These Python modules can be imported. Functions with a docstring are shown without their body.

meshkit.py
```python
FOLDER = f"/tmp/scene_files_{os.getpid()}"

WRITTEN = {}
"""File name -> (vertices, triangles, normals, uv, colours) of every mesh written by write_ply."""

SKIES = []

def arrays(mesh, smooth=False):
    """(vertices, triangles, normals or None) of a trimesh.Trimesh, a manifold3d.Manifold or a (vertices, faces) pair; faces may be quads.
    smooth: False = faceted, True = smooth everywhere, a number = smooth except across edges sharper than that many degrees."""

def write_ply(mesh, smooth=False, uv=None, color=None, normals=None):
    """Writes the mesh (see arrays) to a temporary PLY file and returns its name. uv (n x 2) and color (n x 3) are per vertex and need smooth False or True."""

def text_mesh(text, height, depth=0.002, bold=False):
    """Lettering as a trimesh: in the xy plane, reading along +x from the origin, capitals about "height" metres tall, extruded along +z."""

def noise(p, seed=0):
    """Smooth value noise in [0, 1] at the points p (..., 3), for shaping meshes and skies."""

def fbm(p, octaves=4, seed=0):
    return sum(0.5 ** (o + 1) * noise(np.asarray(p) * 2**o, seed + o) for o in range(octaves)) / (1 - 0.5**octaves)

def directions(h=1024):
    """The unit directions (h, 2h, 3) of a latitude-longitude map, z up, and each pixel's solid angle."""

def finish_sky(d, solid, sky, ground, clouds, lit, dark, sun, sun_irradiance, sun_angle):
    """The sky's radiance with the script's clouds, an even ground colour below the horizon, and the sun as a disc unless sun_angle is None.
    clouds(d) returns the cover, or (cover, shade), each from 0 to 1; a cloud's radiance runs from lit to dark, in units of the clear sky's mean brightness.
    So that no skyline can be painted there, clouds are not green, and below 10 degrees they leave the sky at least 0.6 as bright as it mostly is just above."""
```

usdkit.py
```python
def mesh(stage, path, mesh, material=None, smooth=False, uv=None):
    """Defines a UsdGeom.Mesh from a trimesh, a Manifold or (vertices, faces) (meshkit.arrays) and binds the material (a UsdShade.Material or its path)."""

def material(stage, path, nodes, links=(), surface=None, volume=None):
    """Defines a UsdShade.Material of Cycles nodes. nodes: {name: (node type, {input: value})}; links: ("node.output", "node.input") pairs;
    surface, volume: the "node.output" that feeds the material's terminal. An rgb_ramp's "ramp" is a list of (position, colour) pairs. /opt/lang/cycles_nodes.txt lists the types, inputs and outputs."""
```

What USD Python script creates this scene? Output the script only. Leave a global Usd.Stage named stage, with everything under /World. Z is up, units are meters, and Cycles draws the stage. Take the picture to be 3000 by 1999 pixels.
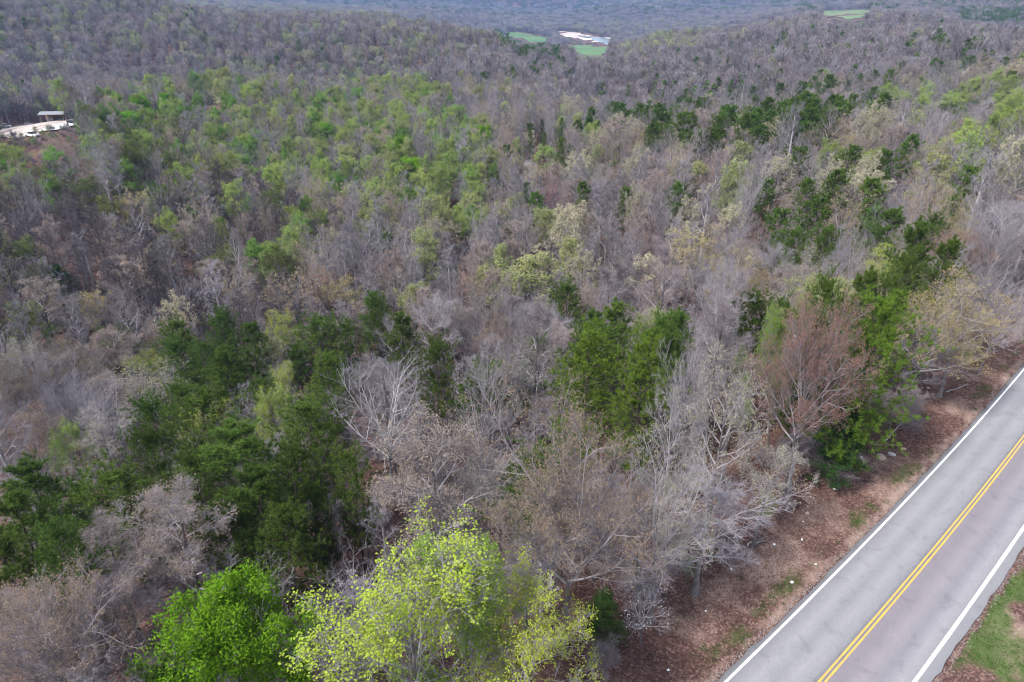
import math, numpy as np, trimesh, usdkit, meshkit
from scipy.interpolate import RBFInterpolator, RegularGridInterpolator
from pxr import Usd, UsdGeom, UsdLux, UsdShade, Gf, Sdf, Vt

stage = Usd.Stage.CreateInMemory()
UsdGeom.SetStageUpAxis(stage, "Z")
UsdGeom.SetStageMetersPerUnit(stage, 1.0)
W_ = UsdGeom.Xform.Define(stage, "/World")
stage.SetDefaultPrim(W_.GetPrim())

# ------------------------------------------------------------------ camera, sky, sun, exposure
CAM_H = 33.0
PITCH = math.atan((999.5 + 40) / 2000.0)
cam = UsdGeom.Camera.Define(stage, "/World/camera")
cam.AddTranslateOp().Set(Gf.Vec3d(0, 0, CAM_H))
cam.AddRotateXOp().Set(90 - math.degrees(PITCH))
cam.CreateHorizontalApertureAttr(36.0)
cam.CreateVerticalApertureAttr(24.0)
cam.CreateFocalLengthAttr(24.0)
cam.CreateClippingRangeAttr(Gf.Vec2f(0.5, 60000))
cam.CreateExposureAttr(2.13)

SUN_EL, SUN_AZ = math.radians(48), math.radians(-124)     # azimuth from +y towards +x
sun_dir = np.array([math.sin(SUN_AZ) * math.cos(SUN_EL), math.cos(SUN_AZ) * math.cos(SUN_EL), math.sin(SUN_EL)])
sky = UsdLux.DomeLight.Define(stage, "/World/sky")
sky_m = usdkit.material(stage, "/World/Looks/sky", {
    "tc": ("texture_coordinate", {}),
    "st": ("sky_texture", {"sky_type": "single_scattering", "sun_disc": False, "sun_elevation": SUN_EL, "sun_rotation": SUN_AZ, "altitude": 300.0, "air_density": 1.0, "aerosol_density": 1.5, "ozone_density": 1.0}),
    "n": ("noise_texture", {"scale": 2.2, "detail": 5.0, "roughness": 0.55}),
    "r": ("rgb_ramp", {"ramp": [(0.30, (0.55, 0.55, 0.55)), (0.55, (0.9, 0.9, 0.9))]}),
    "m": ("mix_color", {"b": (2.5, 2.75, 3.35), "use_clamp": False}),
    "bg": ("background_shader", {"strength": 0.09})},
    [("tc.generated", "n.vector"), ("n.fac", "r.fac"), ("r.color", "m.fac"), ("st.color", "m.a"), ("m.result", "bg.color")], surface="bg.background")
UsdShade.MaterialBindingAPI.Apply(sky.GetPrim()).Bind(sky_m)
sky.GetPrim().SetCustomDataByKey("kind", "structure")
sun = UsdLux.DistantLight.Define(stage, "/World/sun")
sun.CreateIntensityAttr(0.40)
sun.CreateAngleAttr(10.0)
sun.CreateNormalizeAttr(True) if hasattr(sun, "CreateNormalizeAttr") else None
sun.CreateColorAttr(Gf.Vec3f(1.0, 0.965, 0.935))
sun.AddRotateZOp().Set(-math.degrees(SUN_AZ))
sun.AddRotateXOp().Set(-(90 - math.degrees(SUN_EL)))      # -z then points away from the sun

# ------------------------------------------------------------------ helpers
counts = {}


def path_for(name, parent="/World"):
    k = f"{parent}/{name}"
    n = counts.get(k, 0)
    counts[k] = n + 1
    return k if n == 0 else f"{k}_{n:03d}"


def tag(p, label=None, cat=None, group=None, kind=None):
    for k, v in (("label", label), ("category", cat), ("group", group), ("kind", kind)):
        if v:
            p.SetCustomDataByKey(k, v)
    return p


def thing(name, label, cat, loc=(0, 0, 0), rotz=0.0, group=None):
    x = UsdGeom.Xform.Define(stage, path_for(name))
    x.AddTranslateOp().Set(Gf.Vec3d(*map(float, loc)))
    x.AddRotateZOp().Set(float(math.degrees(rotz)))
    return tag(x.GetPrim(), label, cat, group)


def obj(name, vf, mat, parent=None, smooth=False, kind=None, primvars=None):
    path = path_for(name, str(parent.GetPath()) if parent else "/World")
    m = usdkit.mesh(stage, path, vf, f"/World/Looks/{mat}", smooth=smooth)
    for k, v in (primvars or {}).items():
        UsdGeom.PrimvarsAPI(m).CreatePrimvar(k, Sdf.ValueTypeNames.Color3fArray, "vertex").Set(Vt.Vec3fArray.FromNumpy(np.asarray(v, np.float32)))
    if kind:
        tag(m.GetPrim(), kind=kind)
    return m.GetPrim()


def merge(parts):
    V, F, n = [], [], 0
    for v, f in parts:
        if len(v):
            V.append(v); F.append(f + n); n += len(v)
    return np.vstack(V), np.vstack(F)


def box(cx, cy, cz, sx, sy, sz, taper=1.0):
    b = trimesh.creation.box([sx, sy, sz])
    v = np.array(b.vertices); up = v[:, 2] > 0
    v[up, :2] *= taper
    return v + [cx, cy, cz], np.array(b.faces)


def norm(v):
    return v / np.maximum(np.linalg.norm(v, axis=-1, keepdims=True), 1e-9)


# ------------------------------------------------------------------ materials
def M(name, nodes, links, surface):
    return usdkit.material(stage, f"/World/Looks/{name}", nodes, links, surface=surface)


def leaf_mat(name, c1, c2, trans=0.3, dv=0.25):
    M(name, {"g": ("geometry", {}), "o": ("object_info", {}), "m": ("mix_color", {"a": c1, "b": c2}),
             "v": ("map_range", {"from_min": 0.0, "from_max": 1.0, "to_min": 1 - dv, "to_max": 1 + dv}),
             "h": ("hsv", {}), "hh": ("map_range", {"to_min": 0.488, "to_max": 0.512}),
             "w": ("math", {"math_type": "multiply", "value2": 7.31}), "fr": ("math", {"math_type": "fraction"}),
             "d": ("diffuse_bsdf", {}), "t": ("translucent_bsdf", {}), "x": ("mix_closure", {"fac": trans})},
      [("g.random_per_island", "m.fac"), ("o.random", "v.value"), ("v.result", "h.value"), ("o.random", "w.value1"), ("w.value", "fr.value1"), ("fr.value", "hh.value"), ("hh.result", "h.hue"),
       ("m.result", "h.color"), ("h.color", "d.color"), ("h.color", "t.color"), ("d.BSDF", "x.closure1"), ("t.BSDF", "x.closure2")], "x.closure")


LEAF = {
    "cream": ((0.42, 0.385, 0.25), (0.54, 0.51, 0.38)), "tan": ((0.33, 0.255, 0.165), (0.45, 0.37, 0.25)),
    "pinkish": ((0.31, 0.245, 0.20), (0.41, 0.34, 0.29)), "rust": ((0.31, 0.185, 0.14), (0.39, 0.275, 0.215)),
    "yellow": ((0.30, 0.365, 0.05), (0.45, 0.48, 0.12)), "gold": ((0.36, 0.29, 0.13), (0.45, 0.39, 0.20)), "spring": ((0.25, 0.33, 0.075), (0.39, 0.45, 0.15)), "spring_green": ((0.14, 0.26, 0.045), (0.24, 0.35, 0.085)),
    "green": ((0.130, 0.265, 0.016), (0.235, 0.385, 0.040)), "lime": ((0.17, 0.28, 0.045), (0.28, 0.38, 0.085)),
    "pale": ((0.28, 0.31, 0.12), (0.42, 0.44, 0.21)), "olive": ((0.12, 0.15, 0.04), (0.20, 0.22, 0.07)),
    "white": ((0.80, 0.80, 0.76), (0.70, 0.72, 0.66)), "redbud": ((0.36, 0.20, 0.20), (0.44, 0.26, 0.24)),
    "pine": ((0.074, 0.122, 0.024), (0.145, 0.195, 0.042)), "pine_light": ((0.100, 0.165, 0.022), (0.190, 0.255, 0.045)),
    "cedar": ((0.040, 0.078, 0.022), (0.075, 0.115, 0.032)),
    "grass_blade": ((0.05, 0.12, 0.02), (0.13, 0.19, 0.05)), "litter_leaf": ((0.13, 0.070, 0.056), (0.28, 0.17, 0.13)),
}
for k, (a, b) in LEAF.items():
    leaf_mat("leaf_" + k, a, b, 0.12 if k in ("pine", "pine_light", "cedar", "litter_leaf") else 0.3, 0.0 if k in ("grass_blade", "litter_leaf") else 0.22)


def bark_mat(name, c1, c2, sc=6.0):
    M(name, {"g": ("geometry", {}), "mp": ("mapping", {"scale": (1.0, 1.0, 0.35)}), "n": ("noise_texture", {"scale": sc, "detail": 4.0, "roughness": 0.65}),
             "r": ("rgb_ramp", {"ramp": [(0.3, c1), (0.68, c2)]}), "o": ("object_info", {}), "v": ("map_range", {"to_min": 0.62, "to_max": 1.38}), "h": ("hsv", {}),
             "p": ("principled_bsdf", {"roughness": 0.9, "specular_ior_level": 0.2})},
      [("g.position", "mp.vector"), ("mp.vector", "n.vector"), ("n.fac", "r.fac"), ("o.random", "v.value"), ("v.result", "h.value"), ("r.color", "h.color"), ("h.color", "p.base_color")], "p.BSDF")


bark_mat("bark_grey", (0.135, 0.122, 0.128), (0.31, 0.285, 0.295))
bark_mat("bark_limb", (0.145, 0.132, 0.138), (0.345, 0.322, 0.328))
bark_mat("bark_trunk", (0.065, 0.056, 0.055), (0.17, 0.15, 0.148))
bark_mat("bark_pale", (0.25, 0.235, 0.235), (0.46, 0.44, 0.435))
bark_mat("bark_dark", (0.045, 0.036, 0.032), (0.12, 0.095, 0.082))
bark_mat("twig_grey", (0.142, 0.129, 0.140), (0.238, 0.218, 0.232))
bark_mat("twig_brown", (0.126, 0.104, 0.106), (0.205, 0.172, 0.174))
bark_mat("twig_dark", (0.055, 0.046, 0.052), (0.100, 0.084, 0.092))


def plain(name, c, rough=0.5, metal=0.0, c2=None, sc=8.0):
    c2 = c2 or tuple(x * 0.8 for x in c)
    M(name, {"g": ("geometry", {}), "n": ("noise_texture", {"scale": sc, "detail": 4.0}), "r": ("rgb_ramp", {"ramp": [(0.3, c2), (0.7, c)]}),
             "p": ("principled_bsdf", {"roughness": rough, "metallic": metal})},
      [("g.position", "n.vector"), ("n.fac", "r.fac"), ("r.color", "p.base_color")], "p.BSDF")


plain("paint_white", (0.74, 0.74, 0.72), 0.35); plain("paint_dark", (0.035, 0.038, 0.045), 0.3); plain("paint_red", (0.40, 0.05, 0.03), 0.4)
plain("metal_roof", (0.27, 0.265, 0.275), 0.45, 0.3); plain("tyre", (0.02, 0.02, 0.02), 0.9); plain("window_glass", (0.03, 0.035, 0.04), 0.08)
plain("wood_wall", (0.22, 0.16, 0.12), 0.8); plain("rock_tan", (0.42, 0.33, 0.24), 0.9, sc=14, c2=(0.28, 0.21, 0.15)); plain("rock_grey", (0.46, 0.44, 0.42), 0.9, sc=14, c2=(0.33, 0.31, 0.30))
plain("scrap_white", (0.82, 0.82, 0.80), 0.6); plain("steel", (0.25, 0.25, 0.26), 0.5, 0.4)


def noise_nodes(**kw):
    out = {"g": ("geometry", {})}
    for k, v in kw.items():
        out[k] = ("noise_texture", dict(v))
    return out, [("g.position", f"{k}.vector") for k in kw]


# ground: leaf litter, with bare soil and grass where the vertex weights (r = soil, g = grass) say, broken up by noise
nd, lk = noise_nodes(n1={"scale": 0.35, "detail": 6.0, "roughness": 0.6}, n2={"scale": 9.0, "detail": 5.0, "roughness": 0.7}, n3={"scale": 1.3, "detail": 6.0, "roughness": 0.65}, n4={"scale": 2.4, "detail": 5.0, "roughness": 0.7})
nd.update({
    "vo": ("voronoi_texture", {"scale": 9.0}), "vs": ("separate_color", {}),
    "lr": ("rgb_ramp", {"ramp": [(0.0, (0.062, 0.034, 0.031)), (0.45, (0.100, 0.056, 0.049)), (0.8, (0.148, 0.088, 0.074)), (1.0, (0.24, 0.152, 0.125))]}),
    "big": ("rgb_ramp", {"ramp": [(0.3, (0.78, 0.78, 0.80)), (0.7, (1.15, 1.13, 1.10))]}), "lm": ("mix_color", {"blend_type": "multiply", "fac": 1.0, "use_clamp": False}),
    "sr": ("rgb_ramp", {"ramp": [(0.25, (0.17, 0.105, 0.083)), (0.5, (0.27, 0.185, 0.148)), (0.75, (0.40, 0.31, 0.255))]}),
    "gr": ("rgb_ramp", {"ramp": [(0.3, (0.035, 0.075, 0.016)), (0.7, (0.105, 0.15, 0.045))]}),
    "at": ("attribute", {"attribute": "cover"}), "as": ("separate_color", {}),
    "sa": ("math", {"math_type": "multiply_add", "value2": 1.0}), "sm": ("map_range", {"from_min": 0.84, "from_max": 1.30, "clamp": True}),
    "ga": ("math", {"math_type": "multiply_add", "value2": 1.0}), "gm": ("map_range", {"from_min": 0.80, "from_max": 1.32, "to_max": 0.85, "clamp": True}),
    "x1": ("mix_color", {}), "x2": ("mix_color", {}), "bp": ("bump", {"strength": 0.5, "distance": 0.08}),
    "p": ("principled_bsdf", {"roughness": 0.95, "specular_ior_level": 0.1})})
lk += [("g.position", "vo.vector"), ("vo.color", "vs.color"), ("vs.r", "lr.fac"), ("n1.fac", "big.fac"), ("lr.color", "lm.a"), ("big.color", "lm.b"),
       ("n2.fac", "sr.fac"), ("n2.fac", "gr.fac"), ("at.color", "as.color"), ("as.r", "sa.value1"), ("n3.fac", "sa.value3"), ("sa.value", "sm.value"),
       ("as.g", "ga.value1"), ("n4.fac", "ga.value3"), ("ga.value", "gm.value"), ("lm.result", "x1.a"), ("sr.color", "x1.b"), ("sm.result", "x1.fac"),
       ("x1.result", "x2.a"), ("gr.color", "x2.b"), ("gm.result", "x2.fac"), ("x2.result", "p.base_color"), ("n2.fac", "bp.height"), ("bp.normal", "p.normal")]
M("ground", nd, lk, "p.BSDF")

# road surface: fine aggregate, long wheel-track bands (the mesh carries its across-road position), a newer darker centre strip, cracks
nd, lk = noise_nodes(n1={"scale": 55.0, "detail": 3.0}, n2={"scale": 0.5, "detail": 5.0, "roughness": 0.6}, n3={"scale": 5.0, "detail": 4.0}, n4={"scale": 11.0, "detail": 6.0, "roughness": 0.75}, n5={"scale": 0.9, "detail": 5.0, "roughness": 0.6, "distortion": 0.6})
nd.update({
    "at": ("attribute", {"attribute": "across"}), "as": ("separate_color", {}),
    "ba": ("rgb_ramp", {"ramp": [(0, (0.193, 0.191, 0.196)), (0.075, (0.208, 0.206, 0.211)), (0.16, (0.244, 0.232, 0.242)), (0.24, (0.182, 0.177, 0.191)), (0.33, (0.221, 0.199, 0.206)), (0.42, (0.182, 0.165, 0.177)), (0.485, (0.193, 0.170, 0.183)),
                                (0.515, (0.156, 0.152, 0.162)), (0.545, (0.156, 0.153, 0.163)), (0.56, (0.203, 0.199, 0.208)), (0.66, (0.244, 0.239, 0.245)), (0.74, (0.203, 0.199, 0.208)), (0.83, (0.249, 0.244, 0.249)), (0.91, (0.203, 0.199, 0.206)), (0.955, (0.172, 0.170, 0.177)), (1, (0.115, 0.114, 0.119))]}),
    "wob": ("math", {"math_type": "multiply_add", "value2": 0.05, "value3": -0.025}), "add": ("math", {"math_type": "add"}),
    "a1": ("rgb_ramp", {"ramp": [(0.25, (0.72, 0.72, 0.72)), (0.5, (1.0, 1.0, 1.0)), (0.78, (1.25, 1.25, 1.25))]}),
    "a2": ("rgb_ramp", {"ramp": [(0.3, (0.97, 0.97, 0.97)), (0.7, (1.03, 1.03, 1.03))]}),
    "m1": ("mix_color", {"blend_type": "multiply", "fac": 1.0, "use_clamp": False}), "m2": ("mix_color", {"blend_type": "multiply", "fac": 1.0, "use_clamp": False}),
    "a4": ("rgb_ramp", {"ramp": [(0.28, (0.82, 0.82, 0.82)), (0.5, (1.0, 1.0, 1.0)), (0.75, (1.14, 1.13, 1.12))]}), "a5": ("rgb_ramp", {"ramp": [(0.30, (0.80, 0.80, 0.81)), (0.42, (0.97, 0.97, 0.97)), (0.62, (1.0, 1.0, 1.0)), (0.75, (1.10, 1.08, 1.06))]}),
    "wv": ("vector_math", {"math_type": "multiply_add", "vector2": (0.5, 0.5, 0.5)}), "vc": ("voronoi_texture", {"feature": "distance_to_edge", "scale": 0.33, "randomness": 1.0}), "ck": ("rgb_ramp", {"ramp": [(0.0, (0.80, 0.80, 0.80)), (0.005, (0.86, 0.86, 0.86)), (0.009, (1.0, 1.0, 1.0))]}),
    "cm": ("rgb_ramp", {"ramp": [(0.54, (0.0, 0.0, 0.0)), (0.62, (1.0, 1.0, 1.0))]}),
    "m4": ("mix_color", {"blend_type": "multiply", "fac": 1.0, "use_clamp": False}), "m5": ("mix_color", {"blend_type": "multiply", "fac": 1.0, "use_clamp": False}), "m6": ("mix_color", {"blend_type": "multiply", "use_clamp": False}),
    "bp": ("bump", {"strength": 0.25, "distance": 0.01}), "p": ("principled_bsdf", {"roughness": 0.8, "specular_ior_level": 0.35})})
lk += [("at.color", "as.color"), ("n3.fac", "wob.value1"), ("as.r", "add.value1"), ("wob.value", "add.value2"), ("add.value", "ba.fac"), ("n1.fac", "a1.fac"), ("n2.fac", "a2.fac"),
       ("ba.color", "m1.a"), ("a1.color", "m1.b"), ("m1.result", "m2.a"), ("a2.color", "m2.b"), ("m2.result", "m4.a"), ("n4.fac", "a4.fac"), ("a4.color", "m4.b"), ("m4.result", "m5.a"), ("n5.fac", "a5.fac"), ("a5.color", "m5.b"), ("n4.color", "wv.vector1"), ("g.position", "wv.vector3"), ("wv.vector", "vc.vector"), ("vc.distance", "ck.fac"), ("n2.fac", "cm.fac"), ("cm.color", "m6.fac"), ("m5.result", "m6.a"), ("ck.color", "m6.b"), ("m6.result", "p.base_color"), ("n1.fac", "bp.height"), ("bp.normal", "p.normal")]
M("asphalt", nd, lk, "p.BSDF")


def paint_line(name, c, worn):
    nd, lk = noise_nodes(n={"scale": 30.0, "detail": 4.0, "roughness": 0.7}, n2={"scale": 1.2, "detail": 3.0})
    nd.update({"s": ("math", {"math_type": "multiply_add", "value2": 0.5}), "r": ("rgb_ramp", {"ramp": [(0.66, worn), (0.80, c)]}), "p": ("principled_bsdf", {"roughness": 0.6})})
    M(name, nd, lk + [("n2.fac", "s.value1"), ("n.fac", "s.value3"), ("s.value", "r.fac"), ("r.color", "p.base_color")], "p.BSDF")


paint_line("line_white", (0.78, 0.78, 0.78), (0.48, 0.48, 0.48)); paint_line("line_yellow", (0.62, 0.36, 0.045), (0.42, 0.28, 0.10))
for nm, c1, c2, sc in (("meadow", (0.055, 0.125, 0.028), (0.095, 0.175, 0.045), 0.02), ("dry_meadow", (0.08, 0.13, 0.045), (0.135, 0.165, 0.07), 0.02), ("gravel", (0.34, 0.26, 0.22), (0.52, 0.45, 0.40), 0.03), ("pale_gravel", (0.27, 0.21, 0.18), (0.46, 0.40, 0.36), 0.25), ("concrete_pad", (0.42, 0.42, 0.42), (0.56, 0.56, 0.56), 0.3)):
    plain(nm, c2, 0.95, c2=c1, sc=sc)
M("river", {"g": ("geometry", {}), "n": ("noise_texture", {"scale": 0.4, "detail": 3.0}), "b": ("bump", {"strength": 0.3, "distance": 0.2}), "p": ("principled_bsdf", {"base_color": (0.10, 0.13, 0.12), "roughness": 0.12})},
  [("g.position", "n.vector"), ("n.fac", "b.height"), ("b.normal", "p.normal")], "p.BSDF")

# ------------------------------------------------------------------ picture geometry (only to find where things stand on the terrain)
FP, CX, CY = 2353 / 3000 * 2000.0, 1176.5, 784.0
COSP, SINP = math.cos(PITCH), math.sin(PITCH)


def ray(x, y):
    """(horizontal azimuth, tangent of the angle below the horizon) of a point of the 2353-wide photograph."""
    u, v = (np.asarray(x, float) - CX) / FP, (np.asarray(y, float) - CY) / FP
    fw, dn = COSP - v * SINP, SINP + v * COSP
    return np.arctan2(u, fw), dn / np.hypot(u, fw)


def project(x, y, z):
    zc = y * COSP - (z - CAM_H) * SINP
    yc = -y * SINP - (z - CAM_H) * COSP
    zc = np.where(zc > 0.5, zc, 0.5)
    return CX + FP * x / zc, CY + FP * yc / zc


# ------------------------------------------------------------------ road line and terrain
R0 = np.array([16.6, 24.0]); RD = np.array([math.sin(math.radians(50.1)), math.cos(math.radians(50.1))]); RN = np.array([-RD[1], RD[0]]); RK = 0.00055


def road_pos(a, s):
    a = np.asarray(a, float); s = np.asarray(s, float)
    return R0 + a[..., None] * RD + (s + RK * a * a)[..., None] * RN


def road_as(x, y):
    d = np.stack([np.asarray(x) - R0[0], np.asarray(y) - R0[1]], -1)
    a = d @ RD
    ac = np.clip(a, -150, 260)
    return a, d @ RN - RK * ac * ac


CTRL = []   # (x, y in the photograph, distance of the canopy seen there, canopy height)
def rows(y, xs, rs, hc=13.0):
    for x, r in zip(xs, rs):
        CTRL.append((x, y, r, hc))
XS = (0, 400, 800, 1200, 1600, 2000, 2353)
rows(740, (0, 300, 650), (105, 108, 100), 12)
rows(600, XS, (140, 135, 130, 118, 98, 84, 78))
rows(450, XS, (190, 188, 180, 168, 138, 116, 104))
rows(330, XS, (268, 262, 250, 240, 195, 165, 152))
rows(240, (0, 400, 800, 1200, 1400, 1700, 2000, 2353), (345, 340, 330, 340, 350, 285, 245, 225))
rows(180, (0, 300, 600, 900, 1200, 1450, 1700, 2000, 2353), (480, 455, 435, 440, 470, 530, 430, 345, 315))
rows(120, (0, 300, 600, 900, 1200, 1480, 1650, 1800, 2000, 2353), (610, 640, 640, 665, 760, 900, 720, 620, 530, 485))
rows(72, (0, 300, 600, 900, 1080, 1680, 1850, 2100, 2353), (680, 680, 700, 800, 930, 1100, 900, 720, 660))
rows(30, (0, 300, 600, 800, 1050, 1400, 1700, 2100, 2353), (790, 800, 850, 950, 2300, 3000, 2600, 1500, 1250))
rows(2, (0, 400, 650, 1000, 1400, 1900, 2353), (930, 1000, 1300, 4300, 4500, 4200, 3400))
rows(-24, (0, 600, 1200, 1800, 2353), (7500, 7500, 7500, 7500, 7000))
rows(-40, (0, 600, 1200, 1800, 2353), (13000,) * 5)
rows(60, (1020,), (1250,), -1); CTRL.pop()
HID = [(1450, 440, -60), (1700, 362, -47), (2000, 305, -40), (2300, 275, -36), (60, 445, -50), (200, 450, -50), (400, 490, -54), (700, 515, -56), (1000, 525, -58), (860, 1350, -62), (1000, 1300, -74), (1100, 1350, -82), (620, 1250, -45), (1600, 1250, -84), (1720, 1200, -78), (1850, 1150, -66), (2000, 1050, -52), (2200, 980, -42), (1500, 1150, -74), (1440, 1050, -62), (1340, 1150, -70)]   # low ground behind the ridges
rows(126, (1350, 1400), (1500, 1500), 0); rows(108, (1300, 1400), (1690, 1690), 0); rows(95, (1230, 1330), (1880, 1880), 0); rows(77, (1170, 1250, 1320), (2190,) * 3, 0)
rows(42, (1890, 1950), (1500, 1500), 0); rows(25, (1900, 1990), (1720, 1700), 0)
rows(288, (30, 90, 170), (282, 285, 288), 0); rows(318, (40, 90), (245, 247), 0)
rows(279, (20, 100, 180), (335, 335, 335), 0)
rows(236, (345, 430, 490), (385, 385, 392), 0)
rows(250, (350, 480), (330, 338), 0)
cx_, cr_, cz_ = [], [], []
for x, y, r, hc in CTRL:
    az, td = ray(x, y)
    cx_.append(float(az)); cr_.append(r); cz_.append(CAM_H - r * float(td) - hc)
for x, r, z in HID:
    cx_.append(float(ray(x, 60)[0])); cr_.append(r); cz_.append(z)
for r in (90, 140, 220, 400):
    for az in (48, 62):
        cx_.append(math.radians(az)); cr_.append(r); cz_.append(-1.0 if az > 50 else -4.0 - 0.01 * r)
S_H = lambda s: np.interp(s, [-40, 5.6, 8, 14, 24, 45, 70, 100, 150], [0, 0, -0.35, -1.9, -6.2, -12.0, -19.5, -27.5, -33])
pts = np.stack([np.array(cx_) * 2.2, np.log(cr_)], 1)
rbf = RBFInterpolator(pts, np.array(cz_), kernel="thin_plate_spline", smoothing=0.02)
AZG = np.linspace(-1.25, 1.25, 121); LRG = np.linspace(math.log(40), math.log(16000), 200)
gg = np.stack(np.meshgrid(AZG, LRG, indexing="ij"), -1)
ZG = rbf(np.stack([np.clip(gg[..., 0], -0.85, 1.15) * 2.2, gg[..., 1]], -1).reshape(-1, 2)).reshape(gg.shape[:2])
ZI = RegularGridInterpolator((AZG, LRG), ZG)


def ground_z(x, y):
    x, y = np.asarray(x, float), np.asarray(y, float)
    r = np.hypot(x, y); az = np.clip(np.arctan2(x, y), -1.25, 1.25)
    far = ZI(np.stack([az, np.log(np.clip(r, 41, 15900))], -1))
    p = np.stack([x, y, 0 * x], -1)
    far = far + (meshkit.fbm(p / 60.0, 3, 5) - 0.5) * np.clip(r * 0.02, 0, 9) + (meshkit.fbm(p / 185.0, 2, 14) - 0.5) * 62 * (1 - np.exp(-((az - 0.075) / 0.085) ** 2)) * (1 - 0.9 * np.exp(-((az + 0.60) / 0.16) ** 2) * (r < 420)) * np.clip((r - 340) / 150, 0, 1) * np.clip((1350 - r) / 300, 0, 1) + (meshkit.fbm(p / 800.0, 3, 17) - 0.45) * 230 * np.clip((r - 2400) / 900, 0, 1) * np.clip((9000 - r) / 3000, 0, 1) + (meshkit.fbm(p / 260.0, 3, 9) - 0.5) * np.clip((r - 300) * 0.035, 0, 38) * np.clip((2600 - r) / 1500, 0, 1)
    a, s = road_as(x, y)
    near = S_H(s) + (meshkit.fbm(p / 7.0, 3, 3) - 0.5) * np.clip((s - 5) * 0.12, 0, 1.6)
    w = np.clip((r - 62) / 50, 0, 1); w = w * w * (3 - 2 * w)
    z = near * (1 - w) + far * w
    e = np.clip((np.abs(s) - 6.5) / 14, 0, 1); e = e * e * (3 - 2 * e)
    flat = (meshkit.fbm(p / 3.0, 3, 1) - 0.5) * 0.22 * np.clip((np.abs(s) - 4.1) / 2, 0, 1)
    shoulder = np.where(np.abs(s) < 4.05, -0.12, -0.03)
    rd = np.clip((220 - r) / 60, 0, 1)
    return z + (shoulder + flat - z) * (1 - e) * rd + 0.0


def hit(x, y, r0=8.0, r1=9000.0):
    """Where the line of sight through a point of the photograph meets the ground."""
    az, td = ray(x, y)
    r = np.exp(np.linspace(math.log(r0), math.log(r1), 1600))
    px, py = r * math.sin(az), r * math.cos(az)
    d = CAM_H - r * td - ground_z(px, py)
    i = int(np.argmax(d < 0)) if (d < 0).any() else len(r) - 1
    i = max(i, 1)
    t = d[i - 1] / (d[i - 1] - d[i] + 1e-9)
    rr = r[i - 1] + (r[i] - r[i - 1]) * min(max(t, 0), 1)
    return rr * math.sin(az), rr * math.cos(az)


def stand(x, y, H):
    """Where a tree of height H stands whose top is seen at a point of the photograph."""
    az, td = ray(x, y)
    r = np.exp(np.linspace(math.log(14), math.log(2500), 1200))
    px, py = r * math.sin(az), r * math.cos(az)
    d = CAM_H - r * td - ground_z(px, py) - H
    i = int(np.argmax(d < 0)) if (d < 0).any() else len(r) - 1
    return px[i], py[i], r[i]


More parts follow.
